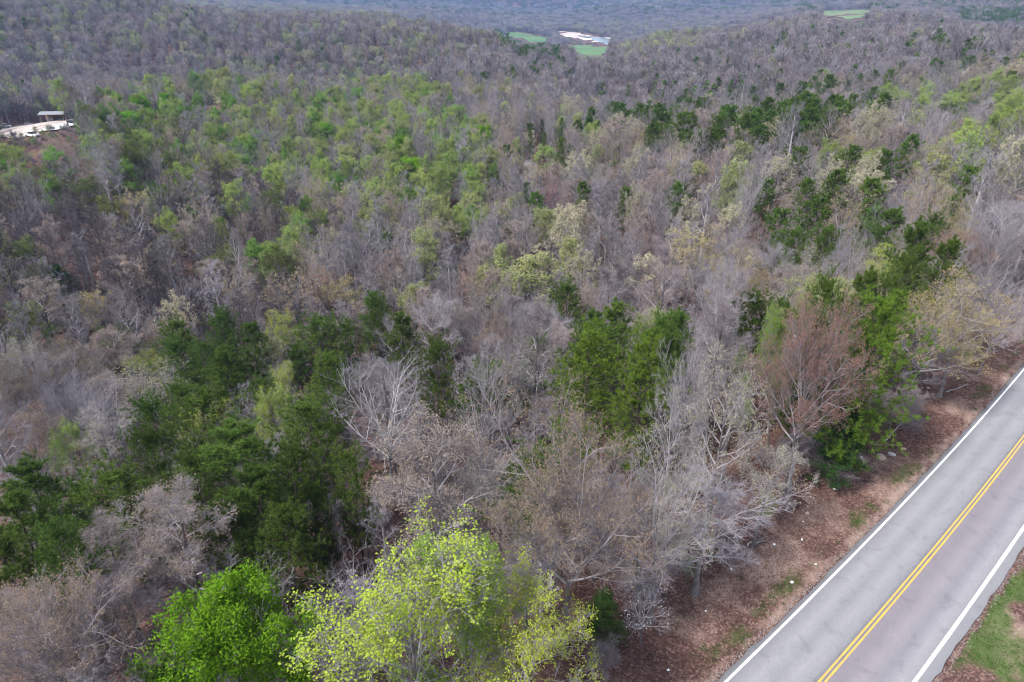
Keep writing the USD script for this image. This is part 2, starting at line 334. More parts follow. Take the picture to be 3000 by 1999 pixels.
# ground sheet: polar grid round the place below the camera, fine in view
az_in = np.linspace(-46, 54, 230); az_out = np.linspace(54, 314, 62)[1:-1]
AZ = np.radians(np.concatenate([az_in, az_out]))
RR = np.concatenate([np.linspace(3, 80, 190), np.exp(np.linspace(math.log(80.6), math.log(15500), 170))])
ga, gr = np.meshgrid(AZ, RR, indexing="ij")
gx, gy = gr * np.sin(ga), gr * np.cos(ga)
gz = ground_z(gx, gy)
na, nr = ga.shape
gv = np.vstack([np.stack([gx, gy, gz], -1).reshape(-1, 3), [[0, 0, float(ground_z(np.array(0.0), np.array(0.0)))]]])
ii, jj = np.meshgrid(np.arange(na), np.arange(nr - 1), indexing="ij"); i2 = (ii + 1) % na
q = np.stack([ii * nr + jj, i2 * nr + jj, i2 * nr + jj + 1, ii * nr + jj + 1], -1).reshape(-1, 4)
q = q[:, ::-1]
gf = np.vstack([q[:, [0, 1, 2]], q[:, [0, 2, 3]], np.stack([np.arange(na) * nr, np.full(na, na * nr), (np.arange(na) + 1) % na * nr], 1)])
fn = np.cross(gv[gf[:, 1]] - gv[gf[:, 0]], gv[gf[:, 2]] - gv[gf[:, 0]])
gf[fn[:, 2] < 0] = gf[fn[:, 2] < 0][:, ::-1]


def cover(x, y):
    a, s = road_as(x, y)
    p = np.stack([x, y, 0 * x], -1)
    n = meshkit.fbm(p / 5.0, 3, 21); n2 = meshkit.fbm(p / 2.2, 3, 31)
    pat = np.clip((meshkit.fbm(p / 3.6, 4, 41) - 0.40) * 3.2, 0, 1)
    soil = np.clip(1.15 - np.abs(s - 6.0) / 3.6, 0, 1) * (0.20 + 0.62 * pat) + np.clip(1 - np.abs(np.abs(s) - 3.95) / 0.45, 0, 1) * 0.42
    soil = np.where(s < -4.4, 0.10 + 0.60 * pat, soil)
    grass = np.clip(1 - np.abs(s - 4.7) / 1.2, 0, 1) * np.clip(0.22 + (n2 - 0.36) * 1.5, 0.05, 0.62) * np.clip(0.55 + (n - 0.42) * 3, 0.35, 1)
    grass = np.where(s < -4.0, np.clip((n2 - 0.24) * 2.4, 0, 0.80) * np.clip(1.3 - np.abs(s + 6.0) / 12, 0.3, 1), grass)
    grass = np.where((s > 6.5) & (s < 14), 0.30 * n2, grass)
    r = np.hypot(x, y)
    return np.stack([soil * (r < 260), grass * (r < 260), 0 * soil], -1)


obj("ground", (gv, gf), "ground", smooth=True, kind="structure", primvars={"cover": np.vstack([cover(gx, gy).reshape(-1, 3), [[0.3, 0.6, 0]]])})


def strip(s0, s1, z, a0=-40, a1=260, step=1.0, wob=0.0, seed=0, n=2, cross=0.0):
    a = np.arange(a0, a1, step); cols = []
    for k in range(n):
        t = k / (n - 1); s = s0 + (s1 - s0) * t + 0 * a
        if wob and k in (0, n - 1):
            s = s + (meshkit.fbm(np.stack([a / 1.1, 0 * a + k, 0 * a], -1), 3, seed) - 0.5) * wob
        p = road_pos(a, s)
        cols.append(np.concatenate([p, (z - cross * np.abs(s) / 4)[:, None]], 1))
    v = np.stack(cols, 1)
    m = len(a)
    i, j = np.meshgrid(np.arange(m - 1), np.arange(n - 1), indexing="ij")
    f = np.stack([i * n + j, (i + 1) * n + j, (i + 1) * n + j + 1, i * n + j + 1], -1).reshape(-1, 4)
    return v.reshape(-1, 3), np.vstack([f[:, [0, 1, 2]], f[:, [0, 2, 3]]])


road = UsdGeom.Xform.Define(stage, "/World/road").GetPrim(); tag(road, kind="structure")
AL, AR = 3.62, -3.78
v1, f1 = strip(AR, AL, 0.02, step=0.5, wob=0.24, seed=4, n=25)
acr = np.clip((np.tile(np.linspace(0, 1, 25), len(v1) // 25)), 0, 1)
ev = []
for k in (0, 24):                                       # the broken edge of the asphalt mat
    top = v1.reshape(-1, 25, 3)[:, k]; bot = top - [0, 0, 0.16]
    m = len(top); e = np.stack([top, bot], 1).reshape(-1, 3); i = np.arange(m - 1) * 2
    ev.append((e, np.vstack([np.stack([i, i + 1, i + 3], 1), np.stack([i, i + 3, i + 2], 1)])))
v, f = merge([(v1, f1)] + ev)
cr = np.concatenate([acr, np.full(2 * m, 0.0), np.full(2 * m, 1.0)])
obj("asphalt", (v, f), "asphalt", road, primvars={"across": np.repeat(cr[:, None], 3, 1)})
obj("edge_line", strip(3.22, 3.36, 0.025, wob=0.02, seed=2), "line_white", road)
obj("edge_line", strip(-3.27, -3.09, 0.025, wob=0.03, seed=3), "line_white", road)
obj("centre_line", strip(0.055, 0.165, 0.025, wob=0.015, seed=6), "line_yellow", road)
obj("centre_line", strip(-0.165, -0.055, 0.025, wob=0.015, seed=7), "line_yellow", road)


# sheets draped on the terrain: fields, river, clearing
def drape(name, poly, mat, lift, res=26, label=None):
    from shapely import Polygon, contains_xy
    w = np.array([hit(x, y) for x, y in poly])
    t_ = np.arange(12) / 12.0; sz = np.ptp(w, axis=0).max()
    w = np.vstack([w[i] * (1 - t_[:, None]) + w[(i + 1) % len(w)] * t_[:, None] for i in range(len(w))])
    w = w + (np.stack([meshkit.fbm(np.column_stack([w / sz * 14, 0 * w[:, 0] + q]), 3, 61) for q in (0, 9)], 1) - 0.5) * sz * 0.045
    P_ = Polygon(w).buffer(0); q_ = math.sqrt(P_.area) * 0.03; P_ = P_.buffer(-q_).buffer(2 * q_).buffer(-q_)
    x0, y0, x1, y1 = P_.bounds
    # cells on a grid clipped to the outline
    from shapely import box as sbox
    V, F, n = [], [], 0
    xs, ys = np.linspace(x0, x1, res + 1), np.linspace(y0, y1, res + 1)
    for i in range(res):
        for j in range(res):
            c = sbox(xs[i], ys[j], xs[i + 1], ys[j + 1]).intersection(P_)
            for g in getattr(c, "geoms", [c]):
                if g.is_empty or g.geom_type != "Polygon" or g.area < 1e-3:
                    continue
                e = np.array(g.exterior.coords)[:-1]
                V.append(e); F.append(np.stack([np.full(len(e) - 2, n), n + np.arange(1, len(e) - 1), n + np.arange(2, len(e))], 1)); n += len(e)
    V, F = np.vstack(V), np.vstack(F)
    v3 = np.column_stack([V, ground_z(V[:, 0], V[:, 1]) + lift])
    nn = np.cross(v3[F[:, 1]] - v3[F[:, 0]], v3[F[:, 2]] - v3[F[:, 0]])
    F[nn[:, 2] < 0] = F[nn[:, 2] < 0][:, ::-1]
    p = obj(name, (v3, F), mat, kind="structure")
    return P_


MEADOW1 = [(1156, 75), (1193, 74), (1228, 81), (1260, 89), (1254, 97), (1215, 97), (1180, 87)]
MEADOW2 = [(1284, 102), (1340, 104), (1401, 108), (1397, 122), (1371, 130), (1330, 123), (1309, 112)]
RIVER_BAR = [(1280, 72), (1306, 74), (1403, 90), (1400, 107), (1373, 100), (1325, 91), (1295, 83)]
RIVER_W = [(1318, 81), (1345, 84), (1402, 92), (1399, 106), (1380, 101), (1362, 93), (1335, 86)]
FIELD3 = [(1896, 22), (2002, 29), (1994, 40), (1948, 46), (1888, 40)]
CLEAR1 = [(-20, 300), (40, 289), (130, 279), (180, 279), (176, 288), (140, 297), (100, 305), (96, 316), (50, 318), (-20, 318)]
PAD = [(84, 305), (120, 291), (166, 283), (176, 290), (150, 297), (115, 303)]
CLEAR2 = [(326, 252), (345, 243), (397, 244), (400, 251), (365, 256)]
CLEAR3 = [(463, 236), (480, 226), (525, 222), (528, 230), (500, 238)]
zones_clear = []
for nm, poly, mat, lift in (("meadow", MEADOW1, "meadow", 0.6), ("meadow", MEADOW2, "meadow", 0.6), ("gravel_bar", RIVER_BAR, "gravel", 0.6), ("river", RIVER_W, "river", 0.9), ("meadow", FIELD3, "dry_meadow", 0.6),
                            ("gravel_clearing", CLEAR1, "pale_gravel", 0.3), ("concrete_pad", PAD, "concrete_pad", 0.42), ("gravel_drive", CLEAR2, "pale_gravel", 0.3), ("gravel_drive", CLEAR3, "pale_gravel", 0.3)):
    drape(nm, poly, mat, lift)


# ------------------------------------------------------------------ trees
def tubes(P, R, sides, cap=False):
    """(n, k, 3) polylines with (n, k) radii as thin tubes; sides 3 or more."""
    P, R = np.asarray(P, float), np.asarray(R, float)
    n, k = P.shape[:2]
    T = np.gradient(P, axis=1); T = norm(T)
    ref = np.where(np.abs(T[:, :1, 2:3]) < 0.8, np.array([0, 0, 1.0]), np.array([1.0, 0, 0]))
    A = norm(np.cross(T, np.broadcast_to(ref, T.shape))); B = np.cross(T, A)
    an = np.arange(sides) * 2 * np.pi / sides
    V = P[:, :, None] + R[:, :, None, None] * (np.cos(an)[:, None] * A[:, :, None] + np.sin(an)[:, None] * B[:, :, None])
    b, i, j = np.meshgrid(np.arange(n) * k * sides, np.arange(k - 1) * sides, np.arange(sides), indexing="ij")
    j2 = (j + 1) % sides
    q = np.stack([b + i + j, b + i + j2, b + i + sides + j2, b + i + sides + j], -1).reshape(-1, 4)
    return V.reshape(-1, 3), np.vstack([q[:, [0, 1, 2]], q[:, [0, 2, 3]]])


def cones(base, tip, r):
    """Three-sided spikes: the finest twigs and needles."""
    T = norm(tip - base)
    ref = np.where(np.abs(T[:, 2:3]) < 0.8, np.array([0, 0, 1.0]), np.array([1.0, 0, 0]))
    A = norm(np.cross(T, ref)); B = np.cross(T, A)
    an = np.arange(3) * 2 * np.pi / 3
    ring = base[:, None] + np.reshape(r, (-1, 1, 1)) * (np.cos(an)[:, None] * A[:, None] + np.sin(an)[:, None] * B[:, None])
    V = np.concatenate([ring, tip[:, None]], 1)
    b = np.arange(len(base))[:, None] * 4
    F = np.stack([np.hstack([b, b + 1, b + 3]), np.hstack([b + 1, b + 2, b + 3]), np.hstack([b + 2, b, b + 3])], 1)
    return V.reshape(-1, 3), F.reshape(-1, 3)


def slivers(base, tip, w, rng):
    """One thin triangle each: needles."""
    T = norm(tip - base); A = norm(np.cross(T, norm(rng.normal(size=T.shape)))) * np.reshape(w, (-1, 1)) * 0.5
    V = np.stack([base - A, base + A, tip], 1)
    return V.reshape(-1, 3), np.arange(3 * len(base)).reshape(-1, 3)


def leaves(C, L, Wd, rng, up=0.5, droop=0.0, fold=True):
    """Folded leaf blades, two triangles each, at the centres C."""
    n = len(C)
    d = norm(rng.normal(size=(n, 3)) * [1, 1, 0.6] - [0, 0, droop])
    nr = norm(rng.normal(size=(n, 3)) + [0, 0, up * 2]); s = norm(np.cross(d, nr)); nr = np.cross(s, d)
    L = np.reshape(L * rng.uniform(0.7, 1.3, n), (-1, 1)); Wd = np.reshape(Wd * rng.uniform(0.7, 1.3, n), (-1, 1))
    a, b = C - d * L / 2, C + d * L / 2
    l, r = C + s * Wd / 2 + nr * Wd * 0.15, C - s * Wd / 2 + nr * Wd * 0.15
    V = np.stack([a, l, b, r], 1).reshape(-1, 3)
    q = np.arange(n)[:, None] * 4
    return V, np.vstack([np.hstack([q, q + 2, q + 1]), np.hstack([q, q + 3, q + 2])])


def grow(rng, P, R, per, t0, t1, ang, length, k, trop, jit, ratio, tip=0.004, bias=0.0):
    """Children of the polylines P (n, j, 3): per of them each between t0 and t1; length(t) in metres. Returns polylines, radii, parameter."""
    n, kp = P.shape[:2]
    idx = np.repeat(np.arange(n), per); m = len(idx)
    j = np.tile(np.arange(per), n)
    t = t0 + (t1 - t0) * (j + rng.uniform(0.1, 0.9, m)) / per
    fl = np.clip(t * (kp - 1), 0, kp - 1.001); i0 = fl.astype(int); fr = (fl - i0)[:, None]
    base = P[idx, i0] * (1 - fr) + P[idx, i0 + 1] * fr
    T = norm(P[idx, i0 + 1] - P[idx, i0])
    rp = R[idx, i0] * (1 - fr[:, 0]) + R[idx, i0 + 1] * fr[:, 0]
    ref = np.where(np.abs(T[:, 2:3]) < 0.85, np.array([0, 0, 1.0]), np.array([1.0, 0, 0]))
    A = norm(np.cross(T, ref)); B = np.cross(T, A)
    az = j * 2.39996 + np.repeat(rng.uniform(0, 6.28, n), per) + rng.normal(0, 0.35, m)
    th = np.radians(ang(t) if callable(ang) else rng.uniform(ang[0], ang[1], m)) + rng.normal(0, 0.08, m)
    d = np.cos(th)[:, None] * T + np.sin(th)[:, None] * (np.cos(az)[:, None] * A + np.sin(az)[:, None] * B)
    d = norm(d + [0, 0, bias])
    Ln = length(t, idx) * rng.uniform(0.72, 1.25, m)
    out = np.empty((m, k, 3)); out[:, 0] = base
    for s in range(1, k):
        d = norm(d + np.array([0, 0, trop]) / k + rng.normal(0, jit, (m, 3)))
        out[:, s] = out[:, s - 1] + d * (Ln / (k - 1))[:, None]
    r0 = np.minimum(rp * ratio, rp * 0.85)
    rad = r0[:, None] * (1 - np.linspace(0, 1, k)[None] ** 0.9) + tip
    return out, rad, t


def skeleton(rng, form, H, Wd, dens=1.0, th=1.0, lean=0.03, n1=17):
    """The branching of a hardwood: list of levels (polylines, radii). Forms: fan (ascending leaders), oak (through trunk, spreading), slim."""
    k = 12
    top = {"fan": 0.52, "oak": 0.90, "slim": 0.95}[form] * H
    z = np.linspace(0, top, k)
    wander = np.cumsum(rng.normal(0, 0.012 * H / k * 3, (k, 2)), 0) * np.linspace(0, 1, k)[:, None]
    tr = np.column_stack([wander + np.outer(z, rng.normal(0, lean, 2)), z])[None]
    r0 = 0.0135 * H * th
    rt = (r0 * (1 - 0.62 * np.linspace(0, 1, k)) if form == "fan" else r0 * (1 - np.linspace(0, 1, k)) ** 0.8 + 0.012)[None]
    rt[0, 0] *= 1.5; rt[0, 1] *= 1.08
    c = lambda x: max(2, int(round(x * dens)))
    if form == "fan":
        P1, R1, t1 = grow(rng, tr, rt, 15, 0.60, 1.0, lambda t: np.interp(t, [0.60, 1], [58, 13]), lambda t, i: H * np.interp(t, [0.60, 0.85, 1], [0.38, 0.52, 0.54]) * (0.72 + 0.28 * Wd / 7.5), 9, 0.30, 0.07, 0.66, 0.012)
    elif form == "oak":
        P1, R1, t1 = grow(rng, tr, rt, n1, 0.34, 0.97, lambda t: np.interp(t, [0.34, 0.7, 1], [74, 52, 28]), lambda t, i: Wd * np.interp(t, [0.34, 0.5, 0.72, 1.0], [0.42, 0.60, 0.55, 0.30]), 9, 0.42, 0.09, 0.55, 0.010)
    else:
        P1, R1, t1 = grow(rng, tr, rt, 16, 0.42, 0.98, lambda t: np.interp(t, [0.42, 1], [55, 28]), lambda t, i: Wd * np.interp(t, [0.42, 0.6, 1.0], [0.40, 0.50, 0.24]), 8, 0.5, 0.08, 0.5, 0.009)
    l1 = np.linalg.norm(np.diff(P1, axis=1), axis=2).sum(1)
    P2, R2, t2 = grow(rng, P1, R1, c(10 if form == "fan" else 9), 0.22, 1.0, (28, 55), lambda t, i: l1[i] * (0.46 - 0.24 * t), 6, 0.30, 0.10, 0.6, 0.007)
    l2 = np.linalg.norm(np.diff(P2, axis=1), axis=2).sum(1)
    P3, R3, t3 = grow(rng, P2, R2, c(6), 0.2, 1.0, (28, 58), lambda t, i: np.maximum(l2[i] * (0.52 - 0.2 * t), 0.28), 4, 0.22, 0.11, 0.6, 0.005)
    P4, R4, t4 = grow(rng, P3, R3, c(6.4), 0.15, 1.0, (25, 60), lambda t, i: np.full(len(t), 0.42), 2, 0.2, 0.1, 0.6, 0.003)
    return (tr, rt), (P1, R1), (P2, R2), (P3, R3), (P4, R4)


def hardwood(seed, form, H=15.0, Wd=7.5, leaf=None, bark="bark_grey", twig="twig_grey", dens=1.0, th=1.0, twig_w=0.0095, n1=17):
    """leaf: (material, leaves per twig end, length, width, spread, share of twig ends, only the outer part above this height share)."""
    rng = np.random.default_rng(seed)
    (tr, rt), (P1, R1), (P2, R2), (P3, R3), (P4, R4) = skeleton(rng, form, H, Wd, dens, th, n1=n1)
    parts = [("trunk", tubes(tr, rt, 8), "bark_trunk" if bark == "bark_grey" else bark)]
    limb = merge([tubes(P1, R1, 5), tubes(P2, np.maximum(R2, 0.009 * th), 3)])
    fine = merge([tubes(P3, np.maximum(R3, twig_w) * np.array([1, 0.9, 0.7, 0.4]), 3), cones(P4[:, 0], P4[:, 1], np.full(len(P4), twig_w))])
    parts += [("limbs", limb, "bark_limb" if bark == "bark_grey" else bark), ("twigs", fine, twig)]
    if leaf:
        mat, per, L, Wl, spread, share, low = leaf
        ends = np.vstack([P4[:, 1], P3[:, -1], P3[:, 2]])
        rad = np.hypot(ends[:, 0], ends[:, 1]) / (Wd / 2)
        zz = (ends[:, 2] - low * H) / (H * (1 - low))
        keep = (rng.uniform(size=len(ends)) < share * np.clip(zz * 2.2 + 0.35 + 0.3 * rad, 0.12, 1)) & (zz > -0.05)
        # light and heavy clumps
        keep &= meshkit.noise(ends / 1.3, seed) > 0.20
        C = np.repeat(ends[keep], per, 0); C = C + rng.normal(0, spread, C.shape)
        parts.append(("foliage", leaves(C, L, Wl, rng, 0.55, 0.15), "leaf_" + mat))
    return H, Wd, parts


def pine(seed, H=15.0, Wd=6.0, mat="pine", clear=0.30, nb=76, sub=7, levels=2, needles=30, nl=0.34, nw=0.036, bw=0.35):
    """A shortleaf pine: whorls of upswept branches, each ending in puffs of needles; bw sets how much the crown is broken into lobes."""
    rng = np.random.default_rng(seed)
    k = 14; z = np.linspace(0, H, k)
    wd = np.cumsum(rng.normal(0, 0.035, (k, 2)), 0)
    tr = np.column_stack([wd + np.outer(z, rng.normal(0, 0.012, 2)), z])[None]
    r0 = 0.0115 * H
    rt = (r0 * (1 - np.linspace(0, 1, k)) ** 0.85 + 0.012)[None]; rt[0, 0] *= 1.3
    ph = rng.uniform(0, 6.28, 3)

    def reach(t, i):
        q = np.interp(t, [clear, clear + 0.08, clear + 0.22, 0.72, 0.86, 0.95, 1.0], [0.55, 0.86, 1.0, 0.94, 0.80, 0.58, 0.28])
        return Wd * 0.5 * q * (1 + bw * np.sin(t * 31 + ph[0]) * 0.6 + bw * rng.normal(0, 0.6, len(t))).clip(0.5, 1.4)
    P1, R1, t1 = grow(rng, tr, rt, nb, clear, 0.985, lambda t: np.interp(t, [clear, 0.6, 0.85, 1], [88, 74, 56, 22]) + rng.normal(0, 7, len(t)), reach, 7, 0.55, 0.09, 0.30, 0.008)
    l1 = np.linalg.norm(np.diff(P1, axis=1), axis=2).sum(1)
    P2, R2, t2 = grow(rng, P1, R1, sub, 0.22, 1.0, (32, 68), lambda t, i: np.maximum(l1[i] * (0.46 - 0.22 * t), 0.3), 5, 0.75, 0.09, 0.6, 0.005)
    ends = [P1[:, -1]] + [P2[:, 4 - 2 * q] for q in range(levels)]
    dirs = [norm(P1[:, -1] - P1[:, -2])] + [norm(P2[:, max(4 - 2 * q, 1)] - P2[:, max(3 - 2 * q, 0)]) for q in range(levels)]
    ends, dirs = np.vstack(ends), np.vstack(dirs)
    C = np.repeat(ends, needles, 0); D = np.repeat(dirs, needles, 0)
    d = norm(norm(rng.normal(size=C.shape)) + D * 0.5 + [0, 0, 0.5])
    C = C - D * rng.uniform(0, 0.2, (len(C), 1))
    need = slivers(C, C + d * (nl * rng.uniform(0.7, 1.25, (len(C), 1))), np.full(len(C), nw), rng)
    br = merge([tubes(P1, R1, 4), cones(P2[:, 0], P2[:, -1], np.full(len(P2), 0.02))])
    return H, Wd, [("trunk", tubes(tr, rt, 8), "bark_dark"), ("branches", br, "bark_dark"), ("needles", need, "leaf_" + mat)]


def cedar(seed, H=7.0, Wd=3.0):
    rng = np.random.default_rng(seed)
    z = np.linspace(0, H, 10); tr = np.column_stack([rng.normal(0, 0.03, (10, 2)), z])[None]; rt = (0.11 * (1 - np.linspace(0, 1, 10)) + 0.01)[None]
    P1, R1, t1 = grow(rng, tr, rt, 70, 0.06, 0.98, lambda t: np.interp(t, [0, 1], [80, 35]), lambda t, i: Wd * 0.5 * np.interp(t, [0, 0.15, 0.4, 1], [0.7, 1.0, 0.95, 0.12]), 5, 0.5, 0.08, 0.3, 0.006)
    P2, R2, t2 = grow(rng, P1, R1, 8, 0.2, 1.0, (25, 60), lambda t, i: np.full(len(t), 0.32), 3, 0.4, 0.1, 0.6, 0.004)
    ends = np.vstack([P2[:, -1], P2[:, 1]]); C = np.repeat(ends, 9, 0) + rng.normal(0, 0.07, (len(ends) * 9, 3))
    d = norm(rng.normal(size=C.shape) + [0, 0, 0.5])
    return H, Wd, [("trunk", tubes(tr, rt, 6), "bark_dark"), ("branches", tubes(P1, R1, 3), "bark_dark"), ("foliage", slivers(C, C + d * 0.17, np.full(len(C), 0.05), rng), "leaf_cedar")]


def hardwood_mid(seed, form, leaf=None, H=15.0, Wd=7.5, bark="bark_grey", twig="twig_grey"):
    return hardwood(seed, form, H, Wd, leaf, bark, twig, dens=0.62, th=1.15, twig_w=0.022)


def hardwood_far(seed, H=15.0, Wd=7.5, leaf=None, bark="bark_grey", twig="twig_grey", n=150, nl=230):
    """For trees a few pixels high: limbs and broad twig sprays as slivers, leaves as larger scattered blades."""
    rng = np.random.default_rng(seed)
    a = rng.uniform(0, 6.283, n); u = rng.uniform(0, 1, n)
    base = np.column_stack([0 * a, 0 * a, H * (0.32 + 0.5 * u)]); rr = Wd * 0.5 * np.sqrt(rng.uniform(0.05, 1, n)) * np.sqrt(np.clip(1 - (u * 1.0 - 0.25) ** 2 * 1.1, 0.1, 1))
    tip = np.column_stack([rr * np.cos(a), rr * np.sin(a), H * (0.48 + 0.52 * u) * (1 - 0.08 * rr / Wd)])
    mid = base * 0.5 + tip * 0.5 + rng.normal(0, 0.2, base.shape)
    s1 = slivers(base, tip, np.full(n, 0.16), rng)
    st = np.repeat(mid * 0.55 + tip * 0.45, 3, 0); dd = norm(norm(np.repeat(tip - base, 3, 0)) + rng.normal(0, 0.45, (3 * n, 3)) + [0, 0, 0.25])
    s2 = slivers(st, st + dd * rng.uniform(0.8, 1.9, (3 * n, 1)), np.full(3 * n, 0.135), rng)
    tr = np.array([[[0, 0, 0], [0, 0, H * 0.5], [0.1, 0, H * 0.88]]], float)
    parts = [("trunk", merge([tubes(tr, np.array([[0.22, 0.15, 0.04]]), 3), s1]), bark), ("twigs", s2, twig)]
    if leaf:
        mat, share, size = leaf
        m = int(nl * share); i = rng.integers(0, 3 * n, m); C = (st + dd * 1.0)[i] + rng.normal(0, 0.45, (m, 3))
        parts.append(("foliage", leaves(C, size, size * 0.8, rng, 0.6), "leaf_" + mat))
    return H, Wd, parts


def pine_far(seed, H=15.0, Wd=4.8, mat="pine"):
    rng = np.random.default_rng(seed)
    nb = 46; t = rng.uniform(0.36, 1, nb); a = rng.uniform(0, 6.283, nb)
    r = Wd * 0.5 * np.interp(t, [0.36, 0.46, 0.62, 0.85, 1.0], [0.5, 0.95, 1.0, 0.62, 0.1]) * rng.uniform(0.4, 1.15, nb)
    C = np.column_stack([r * np.cos(a), r * np.sin(a), t * H]); C = np.repeat(C, 7, 0) + rng.normal(0, 0.28, (nb * 7, 3))
    tr = np.array([[[0, 0, 0], [0, 0, H * 0.55], [0, 0, H * 0.97]]], float)
    return H, Wd, [("trunk", tubes(tr, np.array([[0.2, 0.15, 0.03]]), 3), "bark_dark"), ("needles", leaves(C, 0.75, 0.55, rng, 0.6), "leaf_" + mat)]


def clump(seed, makers, size=15.0, n=6):
    """Several far trees of a wood standing together."""
    rng = np.random.default_rng(seed); by = {}
    for i in range(n):
        H, Wd, parts = makers[i % len(makers)]
        s = rng.uniform(0.75, 1.15); rot = rng.uniform(0, 6.28); c, sn = math.cos(rot), math.sin(rot)
        ang = i * 2.4; rad = size * 0.5 * math.sqrt((i + 0.4) / n) * 0.9
        for nm, (v, f), mat in parts:
            w = v @ np.array([[c, sn, 0], [-sn, c, 0], [0, 0, 1.0]]) * s + [rad * math.cos(ang), rad * math.sin(ang), 0]
            by.setdefault(mat, []).append((w, f))
    return 15.0, size, [("wood", merge(x), mat) for mat, x in by.items()]


def fit(made):
    """Takes a tree's real height and crown width from its geometry."""
    H, Wd, parts = made
    v = np.vstack([x[1][0] for x in parts])
    up = v[v[:, 2] > 0.35 * v[:, 2].max()]
    return float(np.percentile(v[:, 2], 99.8)), float(2 * np.percentile(np.hypot(up[:, 0], up[:, 1]), 95)), parts


KINDS = UsdGeom.Xform.Define(stage, "/World/TreeKinds")
KINDS.GetPrim().SetSpecifier(Sdf.SpecifierClass)
protos = {}
tri_count = 0


def proto(key, made):
    """A tree kind as a class prim with its parts; individuals reference it."""
    global tri_count
    H, Wd, parts = fit(made)
    path = f"/World/TreeKinds/{key}"
    x = stage.CreateClassPrim(path); x.SetTypeName("Xform")
    for nm, vf, mat in parts:
        usdkit.mesh(stage, f"{path}/{nm}", vf, f"/World/Looks/{mat}")
        if nm in ("twigs", "needles", "foliage"):
            tag(stage.GetPrimAtPath(f"{path}/{nm}"), kind="stuff")
        tri_count += len(vf[1])
    protos[key] = (H, Wd, parts)
    return key


LF = {  # leaf: material, per end, length, width, spread, share, lowest share of height
    "cream": ("cream", 3, 0.075, 0.055, 0.05, 0.52, 0.52), "tan": ("tan", 3, 0.078, 0.055, 0.05, 0.66, 0.52), "pinkish": ("pinkish", 3, 0.078, 0.055, 0.05, 0.70, 0.48),
    "rust": ("rust", 4, 0.105, 0.065, 0.06, 0.70, 0.35), "yellow": ("yellow", 7, 0.11, 0.085, 0.11, 0.36, 0.28), "gold": ("gold", 4, 0.10, 0.07, 0.09, 0.7, 0.40),
    "lime": ("lime", 4, 0.14, 0.10, 0.13, 0.60, 0.25), "pale": ("pale", 4, 0.10, 0.08, 0.09, 0.8, 0.35), "olive": ("olive", 3, 0.12, 0.08, 0.12, 0.55, 0.3),
    "spring": ("spring", 5, 0.13, 0.10, 0.11, 0.55, 0.35), "spring_green": ("spring_green", 5, 0.13, 0.10, 0.12, 0.6, 0.3),
    "green": ("green", 9, 0.22, 0.10, 0.20, 1.0, 0.2), "redbud": ("redbud", 3, 0.08, 0.06, 0.08, 0.8, 0.3)}
NEAR = {}
NEAR["bare"] = [proto("bare_tree_fan", hardwood(11, "fan", dens=1.2)), proto("bare_tree_oak", hardwood(12, "oak")), proto("bare_tree_slim", hardwood(13, "slim", 15, 5.5, twig="twig_brown"))]
NEAR["dark_bare"] = [proto("dark_bare_tree", hardwood(10, "oak", 15, 7, None, "bark_dark", "twig_dark"))]  # dark bark and twigs put the hollow's cloud shade into the colour
NEAR["pale_bare"] = [proto("pale_bare_tree", hardwood(14, "fan", 15, 10, None, "bark_pale", "twig_grey", dens=0.85, th=1.1))]
NEAR["cream"] = [proto("cream_budding_oak", hardwood(15, "fan", leaf=LF["cream"], dens=0.95)), proto("cream_budding_tree", hardwood(16, "oak", leaf=LF["cream"], dens=0.9))]
NEAR["tan"] = [proto("tan_budding_oak", hardwood(17, "fan", leaf=LF["tan"], twig="twig_brown", dens=1.25)), proto("tan_budding_tree", hardwood(18, "oak", leaf=LF["pinkish"], dens=1.15))]
NEAR["rust"] = [proto("rust_budding_maple", hardwood(19, "fan", leaf=LF["rust"], twig="twig_brown", dens=1.2))]
NEAR["yellow"] = [proto("yellow_leafing_maple", hardwood(20, "oak", 14, 9, LF["yellow"])), proto("yellow_leafing_tree", hardwood(21, "oak", 14, 8, LF["yellow"], dens=0.9))]
NEAR["gold"] = [proto("gold_budding_oak", hardwood(22, "fan", leaf=LF["gold"], twig="twig_brown"))]
NEAR["lime"] = [proto("lime_leafing_tree", hardwood(23, "oak", 14, 8, LF["lime"], dens=0.9)), proto("lime_leafing_slim", hardwood(24, "oak", 14, 7.5, LF["lime"], dens=0.85))]
NEAR["pale"] = [proto("pale_leafing_tree", hardwood(25, "oak", 15, 8, LF["pale"], dens=0.95))]
NEAR["olive"] = [proto("olive_leafing_tree", hardwood(26, "oak", 14, 7.5, LF["olive"], twig="twig_dark", bark="bark_dark"))]
NEAR["green"] = [proto("green_leafy_tree", hardwood(27, "oak", 13, 9.5, LF["green"], dens=0.72, n1=32))]
NEAR["pine"] = [proto("shortleaf_pine", pine(31)), proto("shortleaf_pine_broad", pine(32, Wd=7.0, clear=0.22, nb=84, bw=0.5)), proto("shortleaf_pine_slim", pine(33, Wd=5.0, clear=0.40, nb=62))]
NEAR["pine_light"] = [proto("sunlit_pine", pine(34, Wd=7.0, mat="pine_light", clear=0.15, nb=96, bw=0.5))]  # bushier pine with needles of a lighter green
NEAR["cedar"] = [proto("red_cedar", cedar(35))]
NEAR["dogwood"] = [proto("white_dogwood", hardwood(36, "oak", 5.5, 4.2, ("white", 1, 0.11, 0.10, 0.05, 0.09, 0.2), dens=0.62))]
NEAR["redbud"] = [proto("pink_redbud", hardwood(37, "fan", 7, 5, LF["redbud"], dens=0.8))]
NEAR["brush"] = [proto("bare_brush", hardwood(38, "fan", 5.0, 4.0, None, twig="twig_brown", dens=0.8, th=0.8))]
